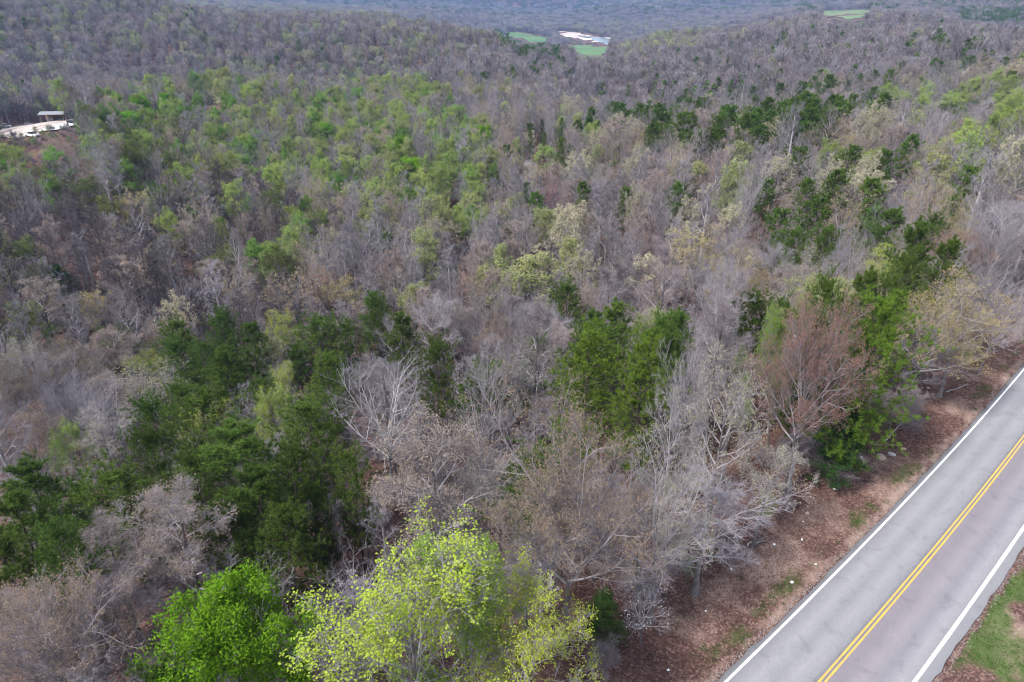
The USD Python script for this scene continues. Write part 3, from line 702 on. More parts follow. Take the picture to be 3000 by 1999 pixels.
ML = lambda k, per, L, sh=None: (LF[k][0], per, L, L * 0.75, LF[k][4] * 1.8, sh or min(1, LF[k][5] * 1.2), LF[k][6])
MID = {
    "bare": [proto("bare_mid_fan", hardwood_mid(51, "fan")), proto("bare_mid_oak", hardwood_mid(52, "oak", twig="twig_brown")), proto("bare_mid_slim", hardwood_mid(53, "slim", None, 15, 5.5, "bark_limb"))],
    "dark_bare": [proto("dark_bare_mid", hardwood_mid(50, "oak", bark="bark_dark", twig="twig_dark")), proto("dark_bare_mid_slim", hardwood_mid(49, "slim", None, 15, 5.5, "bark_dark", "twig_dark"))],  # mid-distance copies, shade likewise painted into bark and twigs
    "pale_bare": [proto("pale_bare_mid", hardwood_mid(54, "oak", bark="bark_pale", Wd=8.5))],
    "cream": [proto("cream_mid", hardwood_mid(55, "oak", ML("cream", 4, 0.185)))], "tan": [proto("tan_mid", hardwood_mid(56, "fan", ML("tan", 3, 0.18))), proto("tan_mid_oak", hardwood_mid(57, "oak", ML("pinkish", 3, 0.175)))],
    "rust": [proto("rust_mid", hardwood_mid(58, "fan", ML("rust", 2, 0.20)))], "gold": [proto("gold_mid", hardwood_mid(59, "fan", ML("gold", 2, 0.24)))],
    "yellow": [proto("yellow_mid", hardwood_mid(60, "oak", ML("spring", 3, 0.23, 0.75))), proto("yellow_mid_round", hardwood_mid(66, "oak", ML("spring", 3, 0.23, 0.9), 14, 8.5))],
    "lime": [proto("lime_mid", hardwood_mid(61, "oak", ML("spring_green", 4, 0.24, 0.85)))], "pale": [proto("pale_mid", hardwood_mid(62, "oak", ML("pale", 3, 0.24, 1.0)))],
    "olive": [proto("olive_mid", hardwood_mid(63, "oak", ML("olive", 2, 0.27), bark="bark_dark", twig="twig_dark"))], "green": [proto("green_mid", hardwood_mid(64, "oak", ML("green", 5, 0.29, 1.0)))],
    "redbud": [proto("redbud_mid", hardwood_mid(65, "fan", ML("redbud", 2, 0.20, 1.0), 9, 6))],
    "pine": [proto("pine_mid", pine(71, nb=54, sub=5, levels=2, needles=11, nl=0.46, nw=0.11)), proto("pine_mid_slim", pine(72, Wd=5.0, clear=0.42, nb=44, sub=5, levels=2, needles=11, nl=0.46, nw=0.11))],
    "pine_light": [proto("pine_light_mid", pine(73, Wd=6.5, mat="pine_light", nb=58, sub=5, levels=2, needles=11, nl=0.46, nw=0.11))],
    "cedar": NEAR["cedar"], "dogwood": [proto("dogwood_mid", hardwood_mid(74, "oak", ("white", 1, 0.26, 0.22, 0.12, 0.5, 0.2), 6, 5))], "brush": NEAR["brush"]}
FARM = {"bare": [hardwood_far(81), hardwood_far(82, twig="twig_brown"), hardwood_far(83, Wd=6, twig="twig_brown")], "tan": [hardwood_far(84, leaf=("tan", 0.8, 0.5))], "cream": [hardwood_far(85, leaf=("cream", 0.6, 0.45))],
        "yellow": [hardwood_far(86, leaf=("spring", 1.0, 0.55)), hardwood_far(87, leaf=("spring_green", 1.0, 0.55))], "pale": [hardwood_far(88, leaf=("pale", 1.7, 0.6))], "olive": [hardwood_far(89, leaf=("olive", 0.8, 0.6))],
        "pine": [pine_far(90), pine_far(91, Wd=4.2)], "rust": [hardwood_far(92, leaf=("pinkish", 0.8, 0.45))], "dogwood": [hardwood_far(93, 6, 5, ("white", 0.6, 0.5), n=40)]}
FARM = {k: [fit(m) for m in ms] for k, ms in FARM.items()}
CLUMPS = {"bare": [clump(101, FARM["bare"]), clump(102, FARM["bare"] + FARM["tan"])], "yellow": [clump(103, FARM["pale"] + FARM["bare"][:1] + FARM["yellow"])], "tan": [clump(104, FARM["tan"] + FARM["bare"][:1])],
          "pale": [clump(105, FARM["pale"] + FARM["bare"][:1])], "pine": [clump(106, FARM["pine"] + FARM["pine"] + FARM["bare"][:1])]}
for k, alt in (("cream", "tan"), ("olive", "bare"), ("rust", "tan"), ("dogwood", "bare")):
    CLUMPS[k] = CLUMPS[alt]
for d in (FARM,):
    for k, alt in (("green", "yellow"), ("lime", "yellow"), ("gold", "tan"), ("redbud", "rust"), ("pine_light", "pine"), ("cedar", "pine"), ("pale_bare", "bare"), ("dark_bare", "bare"), ("brush", "bare")):
        d[k] = d[alt]
for k, alt in (("green", "yellow"), ("lime", "yellow"), ("gold", "tan"), ("redbud", "tan"), ("pine_light", "pine"), ("cedar", "pine"), ("pale_bare", "bare"), ("dark_bare", "bare"), ("brush", "bare")):
    CLUMPS[k] = CLUMPS[alt]
# ------------------------------------------------------------------ the trees one can point at: kind, top of the crown in the photograph (x, y), crown width there, height in metres, label
LM = [
 ("green", 490, 1362, 370, 13, "bright green fully leafed tree at the lower left, densest crown of the foreground"),
 ("pine", 365, 1490, 170, 12, "dark pine top poking up in front of the bright green leafy tree"),
 ("yellow", 885, 1235, 540, 15, "large yellow-green leafing maple at the bottom edge, beside the bright green tree"),
 ("lime", 1065, 1225, 300, 14, "fresh green leafing tree behind the large yellow-green maple"),
 ("yellow", 1200, 1325, 290, 12, "yellow-green leafing tree nearest the roadside at the bottom, right of the large maple"),
 ("tan", 1330, 850, 345, 18, "tall grey oak with tan buds and a forked fan-shaped crown near the roadside"),
 ("cream", 1560, 930, 290, 15, "grey budding oak with cream tips overhanging the roadside leaf litter"),
 ("tan", 1000, 952, 270, 15, "grey budding oak with a wide fan crown behind the large yellow-green maple"),
 ("cream", 1690, 800, 200, 15, "cream-budded oak left of the rust-budded maple, above the roadside"),
 ("rust", 1905, 668, 240, 16, "rust-red budding maple beside the big roadside pine"),
 ("pine_light", 2050, 657, 215, 16, "big bushy green pine at the roadside, right of the rust-budded maple"),
 ("gold", 2185, 590, 290, 14, "wide golden-tan budding oak at the road bank, right of the big roadside pine"),
 ("bare", 2300, 560, 200, 12, "leafless spreading tree leaning over the road bank at the right edge"),
 ("pine_light", 1358, 737, 200, 16, "broad bright green pine in the middle of the picture, left of a twin pine"),
 ("pine_light", 1490, 752, 180, 15, "bright green pine just right of the broad pine in the middle"),
 ("pine", 995, 757, 120, 15, "cone-shaped green pine standing alone beside the white-limbed bare tree"),
 ("pine", 920, 706, 125, 15, "round-topped dark pine above the white-limbed bare tree"),
 ("pine", 720, 712, 120, 15, "tall dark pine on the upper edge of the left pine stand"),
 ("pine", 790, 722, 90, 14, "dark pine at the right end of the row on the stand's upper edge"),
 ("pine", 565, 732, 125, 15, "dark green pine at the middle of the left stand's upper edge"),
 ("pine", 470, 768, 80, 14, "small pointed pine in a gap on the left stand's upper edge"),
 ("pine", 395, 762, 110, 14, "dark round pine at the left end of the stand's upper edge"),
 ("pine", 505, 800, 120, 14, "pine behind the shoulder of the left stand, below the upper row"),
 ("pine", 740, 800, 110, 14, "pine inside the left stand below its tallest tree"),
 ("pale", 612, 776, 70, 11, "round cream-green blossoming tree tucked among the dark pines"),
 ("pale_bare", 865, 772, 240, 17, "white-limbed leafless tree with spreading crooked branches amid the pines"),
 ("cream", 325, 792, 220, 16, "large cream-budded oak on the left, beside the pine stand"),
 ("tan", 135, 748, 150, 14, "tan budding oak at the left, behind the large cream-budded oak"),
 ("tan", 240, 745, 120, 13, "tan budding tree touching the top of the large cream-budded oak"),
 ("tan", 45, 905, 150, 14, "tan budding oak at the left edge below the leafless thicket"),
 ("lime", 140, 965, 110, 12, "thin lime-green leafing tree left of the pine stand"),
 ("bare", 60, 800, 130, 13, "grey leafless tree at the left edge above the tan oak"),
 ("pine", 445, 868, 180, 16, "large pine in the middle of the left stand with open dark limbs"),
 ("pine", 555, 958, 185, 15, "bushy pine in front of the yellow sapling in the left stand"),
 ("pine", 705, 895, 160, 15, "tall dark pine at the right side of the left stand"),
 ("pine", 655, 1000, 150, 14, "pine in the centre of the stand below the yellow sapling"),
 ("pine", 70, 1048, 140, 14, "blackish pine at the left edge of the picture"),
 ("pine", 250, 1050, 190, 14, "dark pine with several tops left of the stand, above the budding tree"),
 ("pine", 160, 1085, 120, 13, "dark pine between the two darkest pines at the left edge"),
 ("pine", 20, 1130, 120, 13, "lowest dark pine cut by the left edge"),
 ("pine", 635, 1148, 150, 12, "greyish green pine low in the stand, above the bright green tree"),
 ("pine", 720, 1100, 90, 11, "slim young pine beside the large yellow-green maple"),
 ("pine", 520, 1130, 110, 12, "thin pine above the crown of the bright green tree"),
 ("yellow", 612, 868, 110, 13, "yellow-green slender tree glowing among the dark pines"),
 ("tan", 380, 1092, 220, 14, "grey budding tree with fanned limbs behind the bright green tree"),
 ("tan", 40, 1268, 300, 15, "pale-limbed budding tree in the bottom left corner"),
 ("bare", 210, 1300, 220, 12, "leafless brown-twigged tree between the corner tree and the bright green one"),
 ("cedar", 1960, 905, 110, 8, "dark green cedar under the rust-budded maple at the roadside"),
 ("pale", 1225, 574, 215, 16, "large pale cream-green budding tree in the middle of the woods"),
 ("cream", 1347, 562, 95, 14, "slim cream-budded tree just right of the large pale green one"),
 ("pine", 1305, 632, 95, 15, "dark pine standing in front of the large pale green tree"),
 ("gold", 1745, 572, 215, 14, "broad golden budding oak right of centre"),
 ("gold", 1600, 514, 150, 14, "golden-tan budding oak left of the broad golden one"),
 ("cream", 1870, 562, 110, 13, "whitish budding tree right of the broad golden oak"),
 ("cream", 1490, 570, 100, 13, "cream budding tree left of the golden-tan oak"),
 ("tan", 1960, 422, 95, 15, "tan-topped budding oak rising from the right pines"),
 ("cream", 1990, 502, 130, 14, "white-twigged budding tree below the tan-topped oak"),
 ("bare", 2080, 385, 100, 16, "tall fan-shaped leafless tree in the right pine belt"),
 ("gold", 2215, 432, 125, 15, "mustard-yellow leafing tree near the right edge"),
 ("pale", 1612, 366, 92, 14, "pale yellow-green dome-shaped tree right of centre"),
 ("redbud", 1265, 421, 66, 10, "pinkish red budding tree in the middle of the grey woods"),
 ("pine", 1915, 607, 110, 15, "dark pine left of the slimmer pine above the rust-budded maple"),
 ("pine", 2000, 612, 90, 14, "slimmer pine right behind the rust-budded maple"),
 ("pine", 1745, 655, 110, 14, "pine tops beneath the broad golden oak"),
 ("pine", 1810, 665, 80, 13, "small pine top left of the rust-budded maple"),
 ("lime", 1790, 695, 100, 14, "lime-green leafing tree between the cream oak and the rust maple"),
 ("yellow", 375, 474, 82, 15, "yellow-green leafy tree standing alone in the dark hollow at left"),
 ("green", 278, 252, 82, 13, "round bright green tree in front of the gravel clearing"),
 ("green", 392, 206, 82, 13, "bright green tree hiding the white car by the clearing"),
 ("green", 318, 214, 62, 13, "smaller bright green tree left of the white car"),
 ("lime", 285, 360, 92, 15, "lime-green tall tree on the left slope below the clearing"),
 ("green", 738, 278, 68, 14, "green leafy tree on the upper left slope, brightest of its row"),
 ("lime", 565, 348, 48, 12, "small lime-green tree in the grey woods left of centre"),
 ("lime", 580, 540, 95, 14, "thin lime-green tree above the left pine stand"),
 ("yellow", 800, 358, 82, 15, "yellow-green tall tree in the middle of the leafing belt"),
 ("yellow", 918, 332, 58, 14, "yellow-green round tree right of the leafing belt's middle"),
 ("yellow", 970, 384, 58, 14, "yellow-green tree at the lower right of the leafing belt"),
 ("yellow", 1010, 344, 56, 13, "round yellow-green tree at the right end of the leafing belt"),
 ("lime", 1135, 366, 42, 12, "small lime-green tree alone in the grey woods at centre"),
 ("yellow", 1090, 408, 68, 14, "yellow-green round tree near the white dogwood at centre"),
 ("yellow", 1052, 458, 46, 12, "upper of two stacked small yellow-green trees at centre"),
 ("yellow", 1064, 486, 62, 12, "lower of two stacked small yellow-green trees at centre"),
 ("yellow", 1258, 326, 72, 13, "yellow-green tree beside the lone umbrella-shaped pine"),
 ("pine", 1291, 308, 36, 17, "lone umbrella-shaped pine on a bare trunk at centre"),
 ("pine", 1292, 263, 20, 14, "small dark pine behind the umbrella-shaped pine"),
 ("pine", 1246, 268, 14, 13, "tiny dark pine left of the umbrella-shaped pine"),
 ("pine", 1218, 290, 16, 14, "narrow dark pine in the grey woods, left of a close twin"),
 ("pine", 1252, 297, 16, 13, "narrow dark pine next to the yellow-green tree at centre"),
 ("pine", 1340, 410, 44, 16, "dark pine with a bare trunk right of the pinkish tree"),
 ("pine", 1210, 410, 26, 15, "slim pine left of the pinkish red budding tree"),
 ("pine", 1530, 252, 42, 15, "dark pine on the right of centre ridge, first of its belt"),
 ("pine", 1840, 330, 66, 15, "dark pine with a rounded top in the right pine belt"),
 ("pine", 1860, 400, 60, 14, "green pine below the round-topped one in the right belt"),
 ("pine", 1800, 470, 70, 14, "green pine left of the tan-topped oak's foot"),
 ("pine", 1930, 380, 80, 15, "large pine beside the tan-topped budding oak"),
 ("pine", 2120, 500, 90, 15, "tall slanting row's first pine below the mustard-yellow tree"),
 ("pine", 2235, 370, 60, 15, "dark pointed pine near the right edge above the mustard-yellow tree"),
 ("pine", 1905, 500, 80, 14, "pine in the gap beneath the tan-topped oak"),
 ("pine", 2095, 560, 70, 13, "pine right of the whitish tree and above the roadside pine"),
 ("pine", 1620, 220, 50, 15, "pine at the left end of the ridge pine group"),
 ("pine", 1700, 225, 56, 15, "pine in the middle of the ridge pine group"),
 ("gold", 1480, 290, 60, 13, "pale gold budding tree right of centre on the slope"),
 ("tan", 1690, 280, 90, 15, "tan budding fan-crowned oak on the right slope"),
 ("cream", 1790, 265, 80, 14, "cream budding oak left of the round-topped pine"),
 ("tan", 1870, 275, 72, 14, "tan round-crowned oak above the right pine belt"),
 ("yellow", 2055, 215, 70, 14, "vivid yellow-green tree on the right slope above the pines"),
 ("yellow", 2200, 215, 110, 15, "wide pale yellow-green tree near the upper right edge"),
 ("yellow", 2320, 235, 90, 15, "yellow-green tree at the right edge, upper part"),
 ("olive", 180, 400, 90, 14, "olive-green leafing tree on the left slope"),
 ("olive", 250, 440, 90, 14, "dull olive tree below the lime-green tall tree at left"),
 ("tan", 420, 500, 90, 14, "tan budding tree right of the lone yellow-green tree in the hollow"),
 ("cream", 400, 666, 80, 13, "cream budding tree above the left pine stand in the hollow"),
 ("tan", 670, 620, 150, 14, "wide tan budding oak above the left pine stand's tall pines"),
 ("gold", 780, 622, 120, 13, "golden budding oak beside the wide tan one above the pines"),
 ("tan", 70, 628, 130, 14, "tan-crowned pale-limbed oak in the left hollow"),
 ("cedar", 120, 602, 90, 10, "blackish cedar in the left hollow behind the pale-limbed oak"),
 ("gold", 200, 655, 100, 12, "rusty gold understory tree in the left hollow"),
 ("dogwood", 1048, 424, 26, 6, "white-flowering dogwood at centre beside a yellow-green tree"),
 ("dogwood", 1230, 1215, 120, 6, "white-flowering dogwood behind the roadside yellow-green tree"),
 ("dogwood", 1490, 1330, 120, 5, "white-flowering dogwood over the roadside leaf litter, right of the tall tan oak"),
 ("dogwood", 1110, 1275, 80, 6, "white dogwood blossoms showing through the fresh green tree"),
 ("dogwood", 640, 452, 40, 6, "white dogwood on the dark slope left of centre"),
 ("dogwood", 510, 462, 40, 6, "white dogwood in the left hollow above the lone yellow-green tree"),
 ("bare", 640, 640, 100, 13, "grey leafless tree in front of the wide tan oak"),
 ("bare", 1030, 560, 130, 14, "grey leafless tree left of the large pale green tree"),
 ("bare", 905, 600, 140, 15, "pinkish grey leafless tree above the round-topped dark pine"),
 ("bare", 1620, 560, 110, 13, "leafless mauve-grey tree under the golden-tan oak"),
 ("bare", 1120, 770, 130, 15, "grey leafless tree right of the cone-shaped pine"),
 ("bare", 1230, 700, 150, 17, "tall forked leafless tree left of the broad bright pine"),
 ("tan", 1060, 690, 110, 13, "pinkish tan budding tree behind the cone-shaped pine"),
 ("tan", 1140, 690, 110, 13, "tan budding tree under the large pale green tree"),
 ("bare", 1590, 760, 130, 15, "leafless grey tree right of the twin bright pine"),
 ("bare", 2125, 720, 190, 9, "low leafless tree on the bank right below the wide golden oak"),
 ("bare", 2245, 650, 210, 11, "leafless mauve-grey tree leaning out over the upper road bank"),
 ("bare", 2335, 610, 170, 11, "leafless tree on the road bank farthest right, cut by the edge"),
 ("brush", 2075, 880, 130, 4.5, "bare brush at the foot of the big roadside pine"),
 ("olive", 2000, 905, 110, 5, "olive-yellow small tree on the bank beside the dark cedar"),
 ("brush", 1900, 1000, 140, 4, "bare brush spreading below the dark cedar on the bank"),
 ("bare", 1640, 1090, 250, 9, "low leafless tree with limbs drooping over the leaf litter bank"),
 ("cream", 1785, 1000, 150, 9, "cream-budded low tree hanging out over the bank below the rust-budded maple"),
 ("bare", 1500, 1170, 210, 8, "low grey leafless tree beside the white dogwood on the bank"),
 ("bare", 130, 1400, 230, 11, "brown-twigged leafless tree low at the left, beside the bright green tree's left flank"),
 ("bare", 30, 1440, 200, 10, "leafless tree in the very bottom left corner under pale limbs"),
 ("pine", 2050, 470, 80, 15, "pine between the tall fan-shaped bare tree's trunk and the whitish tree"),
 ("pine", 2010, 400, 70, 15, "green pine touching the right side of the tan-topped oak"),
 ("pine", 1885, 440, 70, 14, "green pine left of the tan-topped oak's trunk"),
 ("pine", 1830, 505, 80, 14, "bushy pine above the broad golden oak's right edge"),
 ("pine", 1965, 325, 60, 15, "dark pine on the right slope above the tan-topped oak"),
 ("pine", 2040, 335, 60, 15, "dark pine above the tall fan-shaped bare tree"),
 ("pine", 2100, 300, 60, 15, "pine under the vivid yellow-green tree of the right slope"),
 ("pine", 1765, 400, 60, 14, "pine left of the green pine below the round-topped one"),
 ("pine", 2160, 470, 80, 14, "dark green pine left of the mustard-yellow tree"),
 ("pine", 2190, 540, 80, 14, "green pine right under the mustard-yellow tree"),
 ("pine", 2060, 600, 80, 14, "pine close behind the big roadside pine's crown"),
 ("pine", 1890, 690, 90, 14, "dark pine partly hidden behind the rust-budded maple's left side"),
 ("pine", 1560, 410, 50, 15, "pine in the grey woods below the pale dome-shaped tree"),
 ("pine", 1440, 420, 44, 15, "pine with two low boughs in the grey woods right of centre"),
 ("pine", -20, 1235, 150, 13, "dark pine half outside the left edge, low in the picture"),
 ("tan", -15, 1350, 190, 11, "tan-budded tree half outside the left edge near the bottom corner"),
 ("bare", 230, 1205, 150, 11, "leafless tree between the left-edge pines and the fanned grey tree"),
 ("pine", 100, 1180, 130, 14, "dark pine below the blackish one at the left edge"),
 ("pine", 330, 960, 130, 14, "dark pine at the foot of the large cream-budded oak"),
 ("pine", 590, 1060, 140, 14, "green pine between the stand's centre and its greyish low pine"),
 ("pine", 800, 1010, 100, 13, "pine at the stand's right end beside the white-limbed tree"),
 ("pine", 430, 1010, 130, 14, "pine left of the stand's centre with a drooping crown"),
 ("cedar", 1390, 1352, 50, 4, "small dark cedar at the foot of the tall tan oak"),
 ("pine", 1080, 870, 80, 10, "young green pine right of the cone-shaped pine's trunk"),
]
NAME = {"dark_bare": "leafless_tree", "bare": "leafless_tree", "pale_bare": "white_limbed_tree", "cream": "budding_tree", "tan": "budding_tree", "rust": "budding_maple", "yellow": "leafing_tree", "gold": "budding_oak", "lime": "leafing_tree", "pale": "leafing_tree",
        "olive": "leafing_tree", "green": "green_tree", "redbud": "redbud_tree", "pine": "pine_tree", "pine_light": "pine_tree", "cedar": "cedar_tree", "dogwood": "dogwood_tree", "brush": "bare_shrub"}
HT = {"dark_bare": 15.5, "bare": 16.5, "pale_bare": 16, "cream": 14.5, "tan": 15, "rust": 14, "yellow": 14, "gold": 13, "lime": 13, "pale": 14, "olive": 13, "green": 13, "redbud": 8, "pine": 15, "pine_light": 15, "cedar": 7, "dogwood": 5.5, "brush": 4.0}
WD = {"dark_bare": 7, "bare": 7, "pale_bare": 8, "cream": 7.5, "tan": 7.5, "rust": 7, "yellow": 7.5, "gold": 7.5, "lime": 7, "pale": 7.5, "olive": 7.5, "green": 8, "redbud": 5, "pine": 6.0, "pine_light": 6.5, "cedar": 3.2, "dogwood": 5.0, "brush": 3.6}
CAT = lambda k: "shrub" if k == "brush" else "tree"
rng = np.random.default_rng(2024)


def inside(poly, x, y):
    x, y = np.atleast_1d(x), np.atleast_1d(y); c = np.zeros(len(x), bool); n = len(poly)
    for i in range(n):
        (x0, y0), (x1, y1) = poly[i], poly[i - 1]
        c ^= ((y0 > y) != (y1 > y)) & (x < (x1 - x0) * (y - y0) / ((y1 - y0) or 1e-9) + x0)
    return c


ZONES = [   # what grows where: outline in the photograph, shares of kinds; the first that holds counts
 ([(-300, -60), (2700, -60), (2700, 14), (1900, 18), (1300, 40), (1000, 32), (800, 12), (-300, -10)], {"bare": .46, "pine": .48, "tan": .06}),
 ([(1150, 40), (1350, 42), (1650, 48), (1720, 62), (1600, 95), (1400, 78), (1250, 70), (1100, 66)], {"pale": .55, "bare": .35, "tan": .1}),
 ([(1120, 68), (1150, 70), (1260, 98), (1290, 118), (1280, 140), (1180, 118)], {"pine": .75, "bare": .25}),
 ([(1400, 95), (1560, 75), (1600, 100), (1440, 130)], {"pale": .7, "bare": .3}),
 ([(2200, 8), (2400, 14), (2400, 50), (2210, 45)], {"pine": .8, "bare": .2}),
 ([(230, 740), (330, 740), (560, 715), (780, 700), (830, 800), (800, 1000), (770, 1250), (420, 1260), (-50, 1300), (-50, 1030), (200, 1030), (340, 880)], {"pine": .78, "bare": .16, "olive": .03, "yellow": .03}),
 ([(430, 165), (850, 128), (1010, 190), (1140, 300), (1120, 480), (930, 500), (780, 480), (690, 420), (560, 380), (430, 300)], {"yellow": .29, "lime": .11, "pale": .17, "green": .03, "bare": .30, "tan": .10}),
 ([(140, 225), (430, 165), (430, 320), (380, 345), (200, 350), (130, 310)], {"lime": .2, "yellow": .2, "olive": .16, "tan": .14, "bare": .3}),
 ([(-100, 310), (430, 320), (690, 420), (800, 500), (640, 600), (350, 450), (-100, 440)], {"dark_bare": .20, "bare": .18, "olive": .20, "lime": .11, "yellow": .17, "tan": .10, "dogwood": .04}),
 ([(-100, 440), (350, 450), (640, 600), (700, 740), (-100, 740)], {"dark_bare": .52, "bare": .24, "tan": .09, "olive": .08, "gold": .04, "dogwood": .03}),  # mostly the darkened kind, standing in for cloud shade over the hollow
 ([(2000, 195), (2460, 175), (2460, 350), (2160, 350), (2060, 270)], {"yellow": .40, "bare": .36, "tan": .12, "pine": .12}),
 ([(1340, 225), (1500, 220), (1720, 195), (2460, 120), (2460, 230), (2150, 330), (2100, 560), (1880, 640), (1800, 520), (1860, 330), (1600, 330), (1340, 320)], {"pine": .46, "bare": .29, "tan": .12, "gold": .02, "cream": .07, "yellow": .04}),
 ([(1150, 130), (1500, 120), (1900, 50), (2460, 30), (2460, 170), (1750, 205), (1350, 235)], {"bare": .68, "pine": .20, "tan": .09, "pale": .02, "dogwood": .01}),
 ([(-100, -60), (900, 20), (1160, 80), (1180, 150), (850, 128), (430, 165), (140, 225), (-100, 300)], {"bare": .52, "tan": .24, "pale": .18, "yellow": .05, "pine": .012}),
 ([(820, 690), (1570, 690), (1570, 960), (1250, 960), (820, 930)], {"pine": .42, "bare": .36, "tan": .17, "cream": .05}),
 ([(1100, 900), (2460, 620), (2460, 1000), (1700, 1400), (1100, 1600)], {"bare": .52, "tan": .26, "cream": .16, "brush": .06}),
 ([(-50, 1250), (700, 1250), (700, 1700), (-50, 1700)], {"bare": .6, "tan": .3, "pine": .1}),
]
DEFAULT = {"bare": .62, "tan": .17, "cream": .09, "pale": .05, "rust": .02, "pine": .02, "dogwood": .02}


def kind_at(px, py, u, X, Y):
    """Kinds by zone; pines come in groups."""
    pn = meshkit.noise(np.stack([X / 26.0, Y / 26.0, 0 * X], -1), 19); pf = np.clip((pn - 0.30) * 3.0, 0.12, 1.6)
    u2 = (u * 977.13) % 1.0
    out = np.array([""] * len(px), dtype="U12"); done = np.zeros(len(px), bool)
    for poly, sh in ZONES + [(None, DEFAULT)]:
        ok = ~done & (np.ones(len(px), bool) if poly is None else inside(poly, px, py))
        if ok.any():
            ks = [k for k in sh if k != "pine"]; cum = np.cumsum([sh[k] for k in ks])
            out[ok] = np.array(ks)[np.minimum(np.searchsorted(cum / cum[-1], u[ok]), len(ks) - 1)]
            out[ok & (u2 < sh.get("pine", 0) * np.where(sh.get("pine", 0) > 0.6, 1.0, pf))] = "pine"
        done |= ok
    return out


def grid_points(r0, r1, spc, az0, az1, seed):
    g = np.random.default_rng(seed); R = r1
    xs = np.arange(-R, R, spc); ys = np.arange(-20, R, spc)
    X, Y = np.meshgrid(xs, ys); X = X + (np.arange(len(ys)) % 2)[:, None] * spc / 2
    X = X.ravel() + g.uniform(-.42, .42, X.size) * spc; Y = Y.ravel() + g.uniform(-.42, .42, Y.size) * spc
    r = np.hypot(X, Y); az = np.degrees(np.arctan2(X, Y)); k = (r >= r0) & (r < r1) & (az > az0) & (az < az1)
    return X[k], Y[k]


VOID = [np.array(p) for p in (MEADOW1, MEADOW2, RIVER_BAR, FIELD3, CLEAR1, CLEAR2, CLEAR3)]
VOID_W = [np.array([hit(x, y) for x, y in p]) for p in VOID]
KEEP_OPEN = [[(-20, 264), (188, 264), (188, 298), (106, 306), (100, 323), (-20, 327)], [(335, 232), (362, 232), (400, 246), (400, 254), (330, 254)], [(420, 222), (530, 220), (530, 238), (424, 240)]]


def allowed(X, Y, Z, H):
    ok = np.ones(len(X), bool)
    a, s = road_as(X, Y)
    ok &= ~((s < 9.0) & (s > -14) & (a < 300))
    for w, p in zip(VOID_W, VOID):
        ok &= ~inside(w, X, Y)
        for t in (0.35, 0.7, 1.0):
            x_, y_ = project(X, Y, Z + H * t)
            ok &= ~inside(p, x_, y_)
    for p in KEEP_OPEN:
        for t in (0.3, 0.6, 0.9, 1.0):
            x_, y_ = project(X, Y, Z + H * t)
            ok &= ~(inside(p, x_, y_) & (np.hypot(X, Y) < 420))
    return ok


trees = []    # dict per individual tree: kind, x, y, z, H, W, r, label
for k, x, y, w, H, lab in LM:
    px, py, r = stand(x, y + 6, H)
    z = float(ground_z(px, py))
    slant = py * COSP - (z + H * 0.6 - CAM_H) * SINP
    trees.append(dict(kind=k, x=px, y=py, z=z, H=H, W=float(np.clip(w * (1.18 if k == "pine" and w > 60 else 1.15 if k in ("yellow", "lime", "tan", "cream", "bare") and r < 60 else 1.0) * slant / FP, 2.2, 12.5)), r=r, label=lab, px=x, py=y))
LMX = np.array([[t["x"], t["y"], t["W"], t["px"], t["py"], t["r"], t["H"]] for t in trees])
NL = len(trees)
GX, GY = grid_points(19, 300, 5.3, -43, 52, 5)
u = rng.uniform(size=len(GX)); hv = rng.uniform(0.72, 1.12, len(GX)); wv = rng.uniform(0.75, 1.2, len(GX))
GZ = ground_z(GX, GY)
px0, py0 = project(GX, GY, GZ + 13)
GK = kind_at(px0, py0, u, GX, GY)
GR0 = np.hypot(GX, GY)
GH = np.array([HT[k] for k in GK]) * hv; GW = np.array([WD[k] for k in GK]) * wv
GH = np.where(GR0 > 130, GH * 1.15, GH); GW = np.where(GR0 > 130, GW * 1.12, GW)
full = allowed(GX, GY, GZ, GH)
for cut in (0.62, 0.38):                                # lower growth where the view to the clearing is open
    low = ~full & allowed(GX, GY, GZ, GH * cut) & (GR0 > 120)
    GH = np.where(low, GH * cut, GH); GW = np.where(low, GW * max(cut, 0.5), GW); full = full | low
ok = full
a_, s_ = road_as(GX, GY)
ok &= ~((s_ < -3) & (np.hypot(GX, GY) < 90))
GH = np.where(np.abs(s_) < 15, GH * 0.8, GH)
topx, topy = project(GX, GY, GZ + GH); botx, boty = project(GX, GY, GZ + GH * 0.3)
GR = np.hypot(GX, GY)
for lx, ly, lw, lpx, lpy, lr, lh in LMX:
    ok &= np.hypot(GX - lx, GY - ly) > 0.26 * lw + 0.14 * GW + 0.5
    # nothing closer to the camera may stand across a named tree's crown
    half = GW * 0.5 * FP / np.maximum(GR, 10)
    lz = FP * lh * 0.30 / lr
    ok &= ~((GR < lr) & (np.abs(topx - lpx) < half * 0.5 + 0.12 * lw * FP / lr) & (topy < lpy + lz) & (boty > lpy + 0.2 * lz) & (lr < 330))
ok &= (topx > -160) & (topx < 2520)
GX, GY, GZ, GK, GH, GW, GR, topx, topy = (v[ok] for v in (GX, GY, GZ, GK, GH, GW, GR, topx, topy))
fam = lambda k: "pine" if k in ("pine", "pine_light", "cedar") else "bare" if k in ("bare", "pale_bare", "dark_bare", "brush") else "leaf"
room = {"pine": 290, "bare": 290, "leaf": 290}
for t in trees:
    room[fam(t["kind"])] -= 1
rest = []
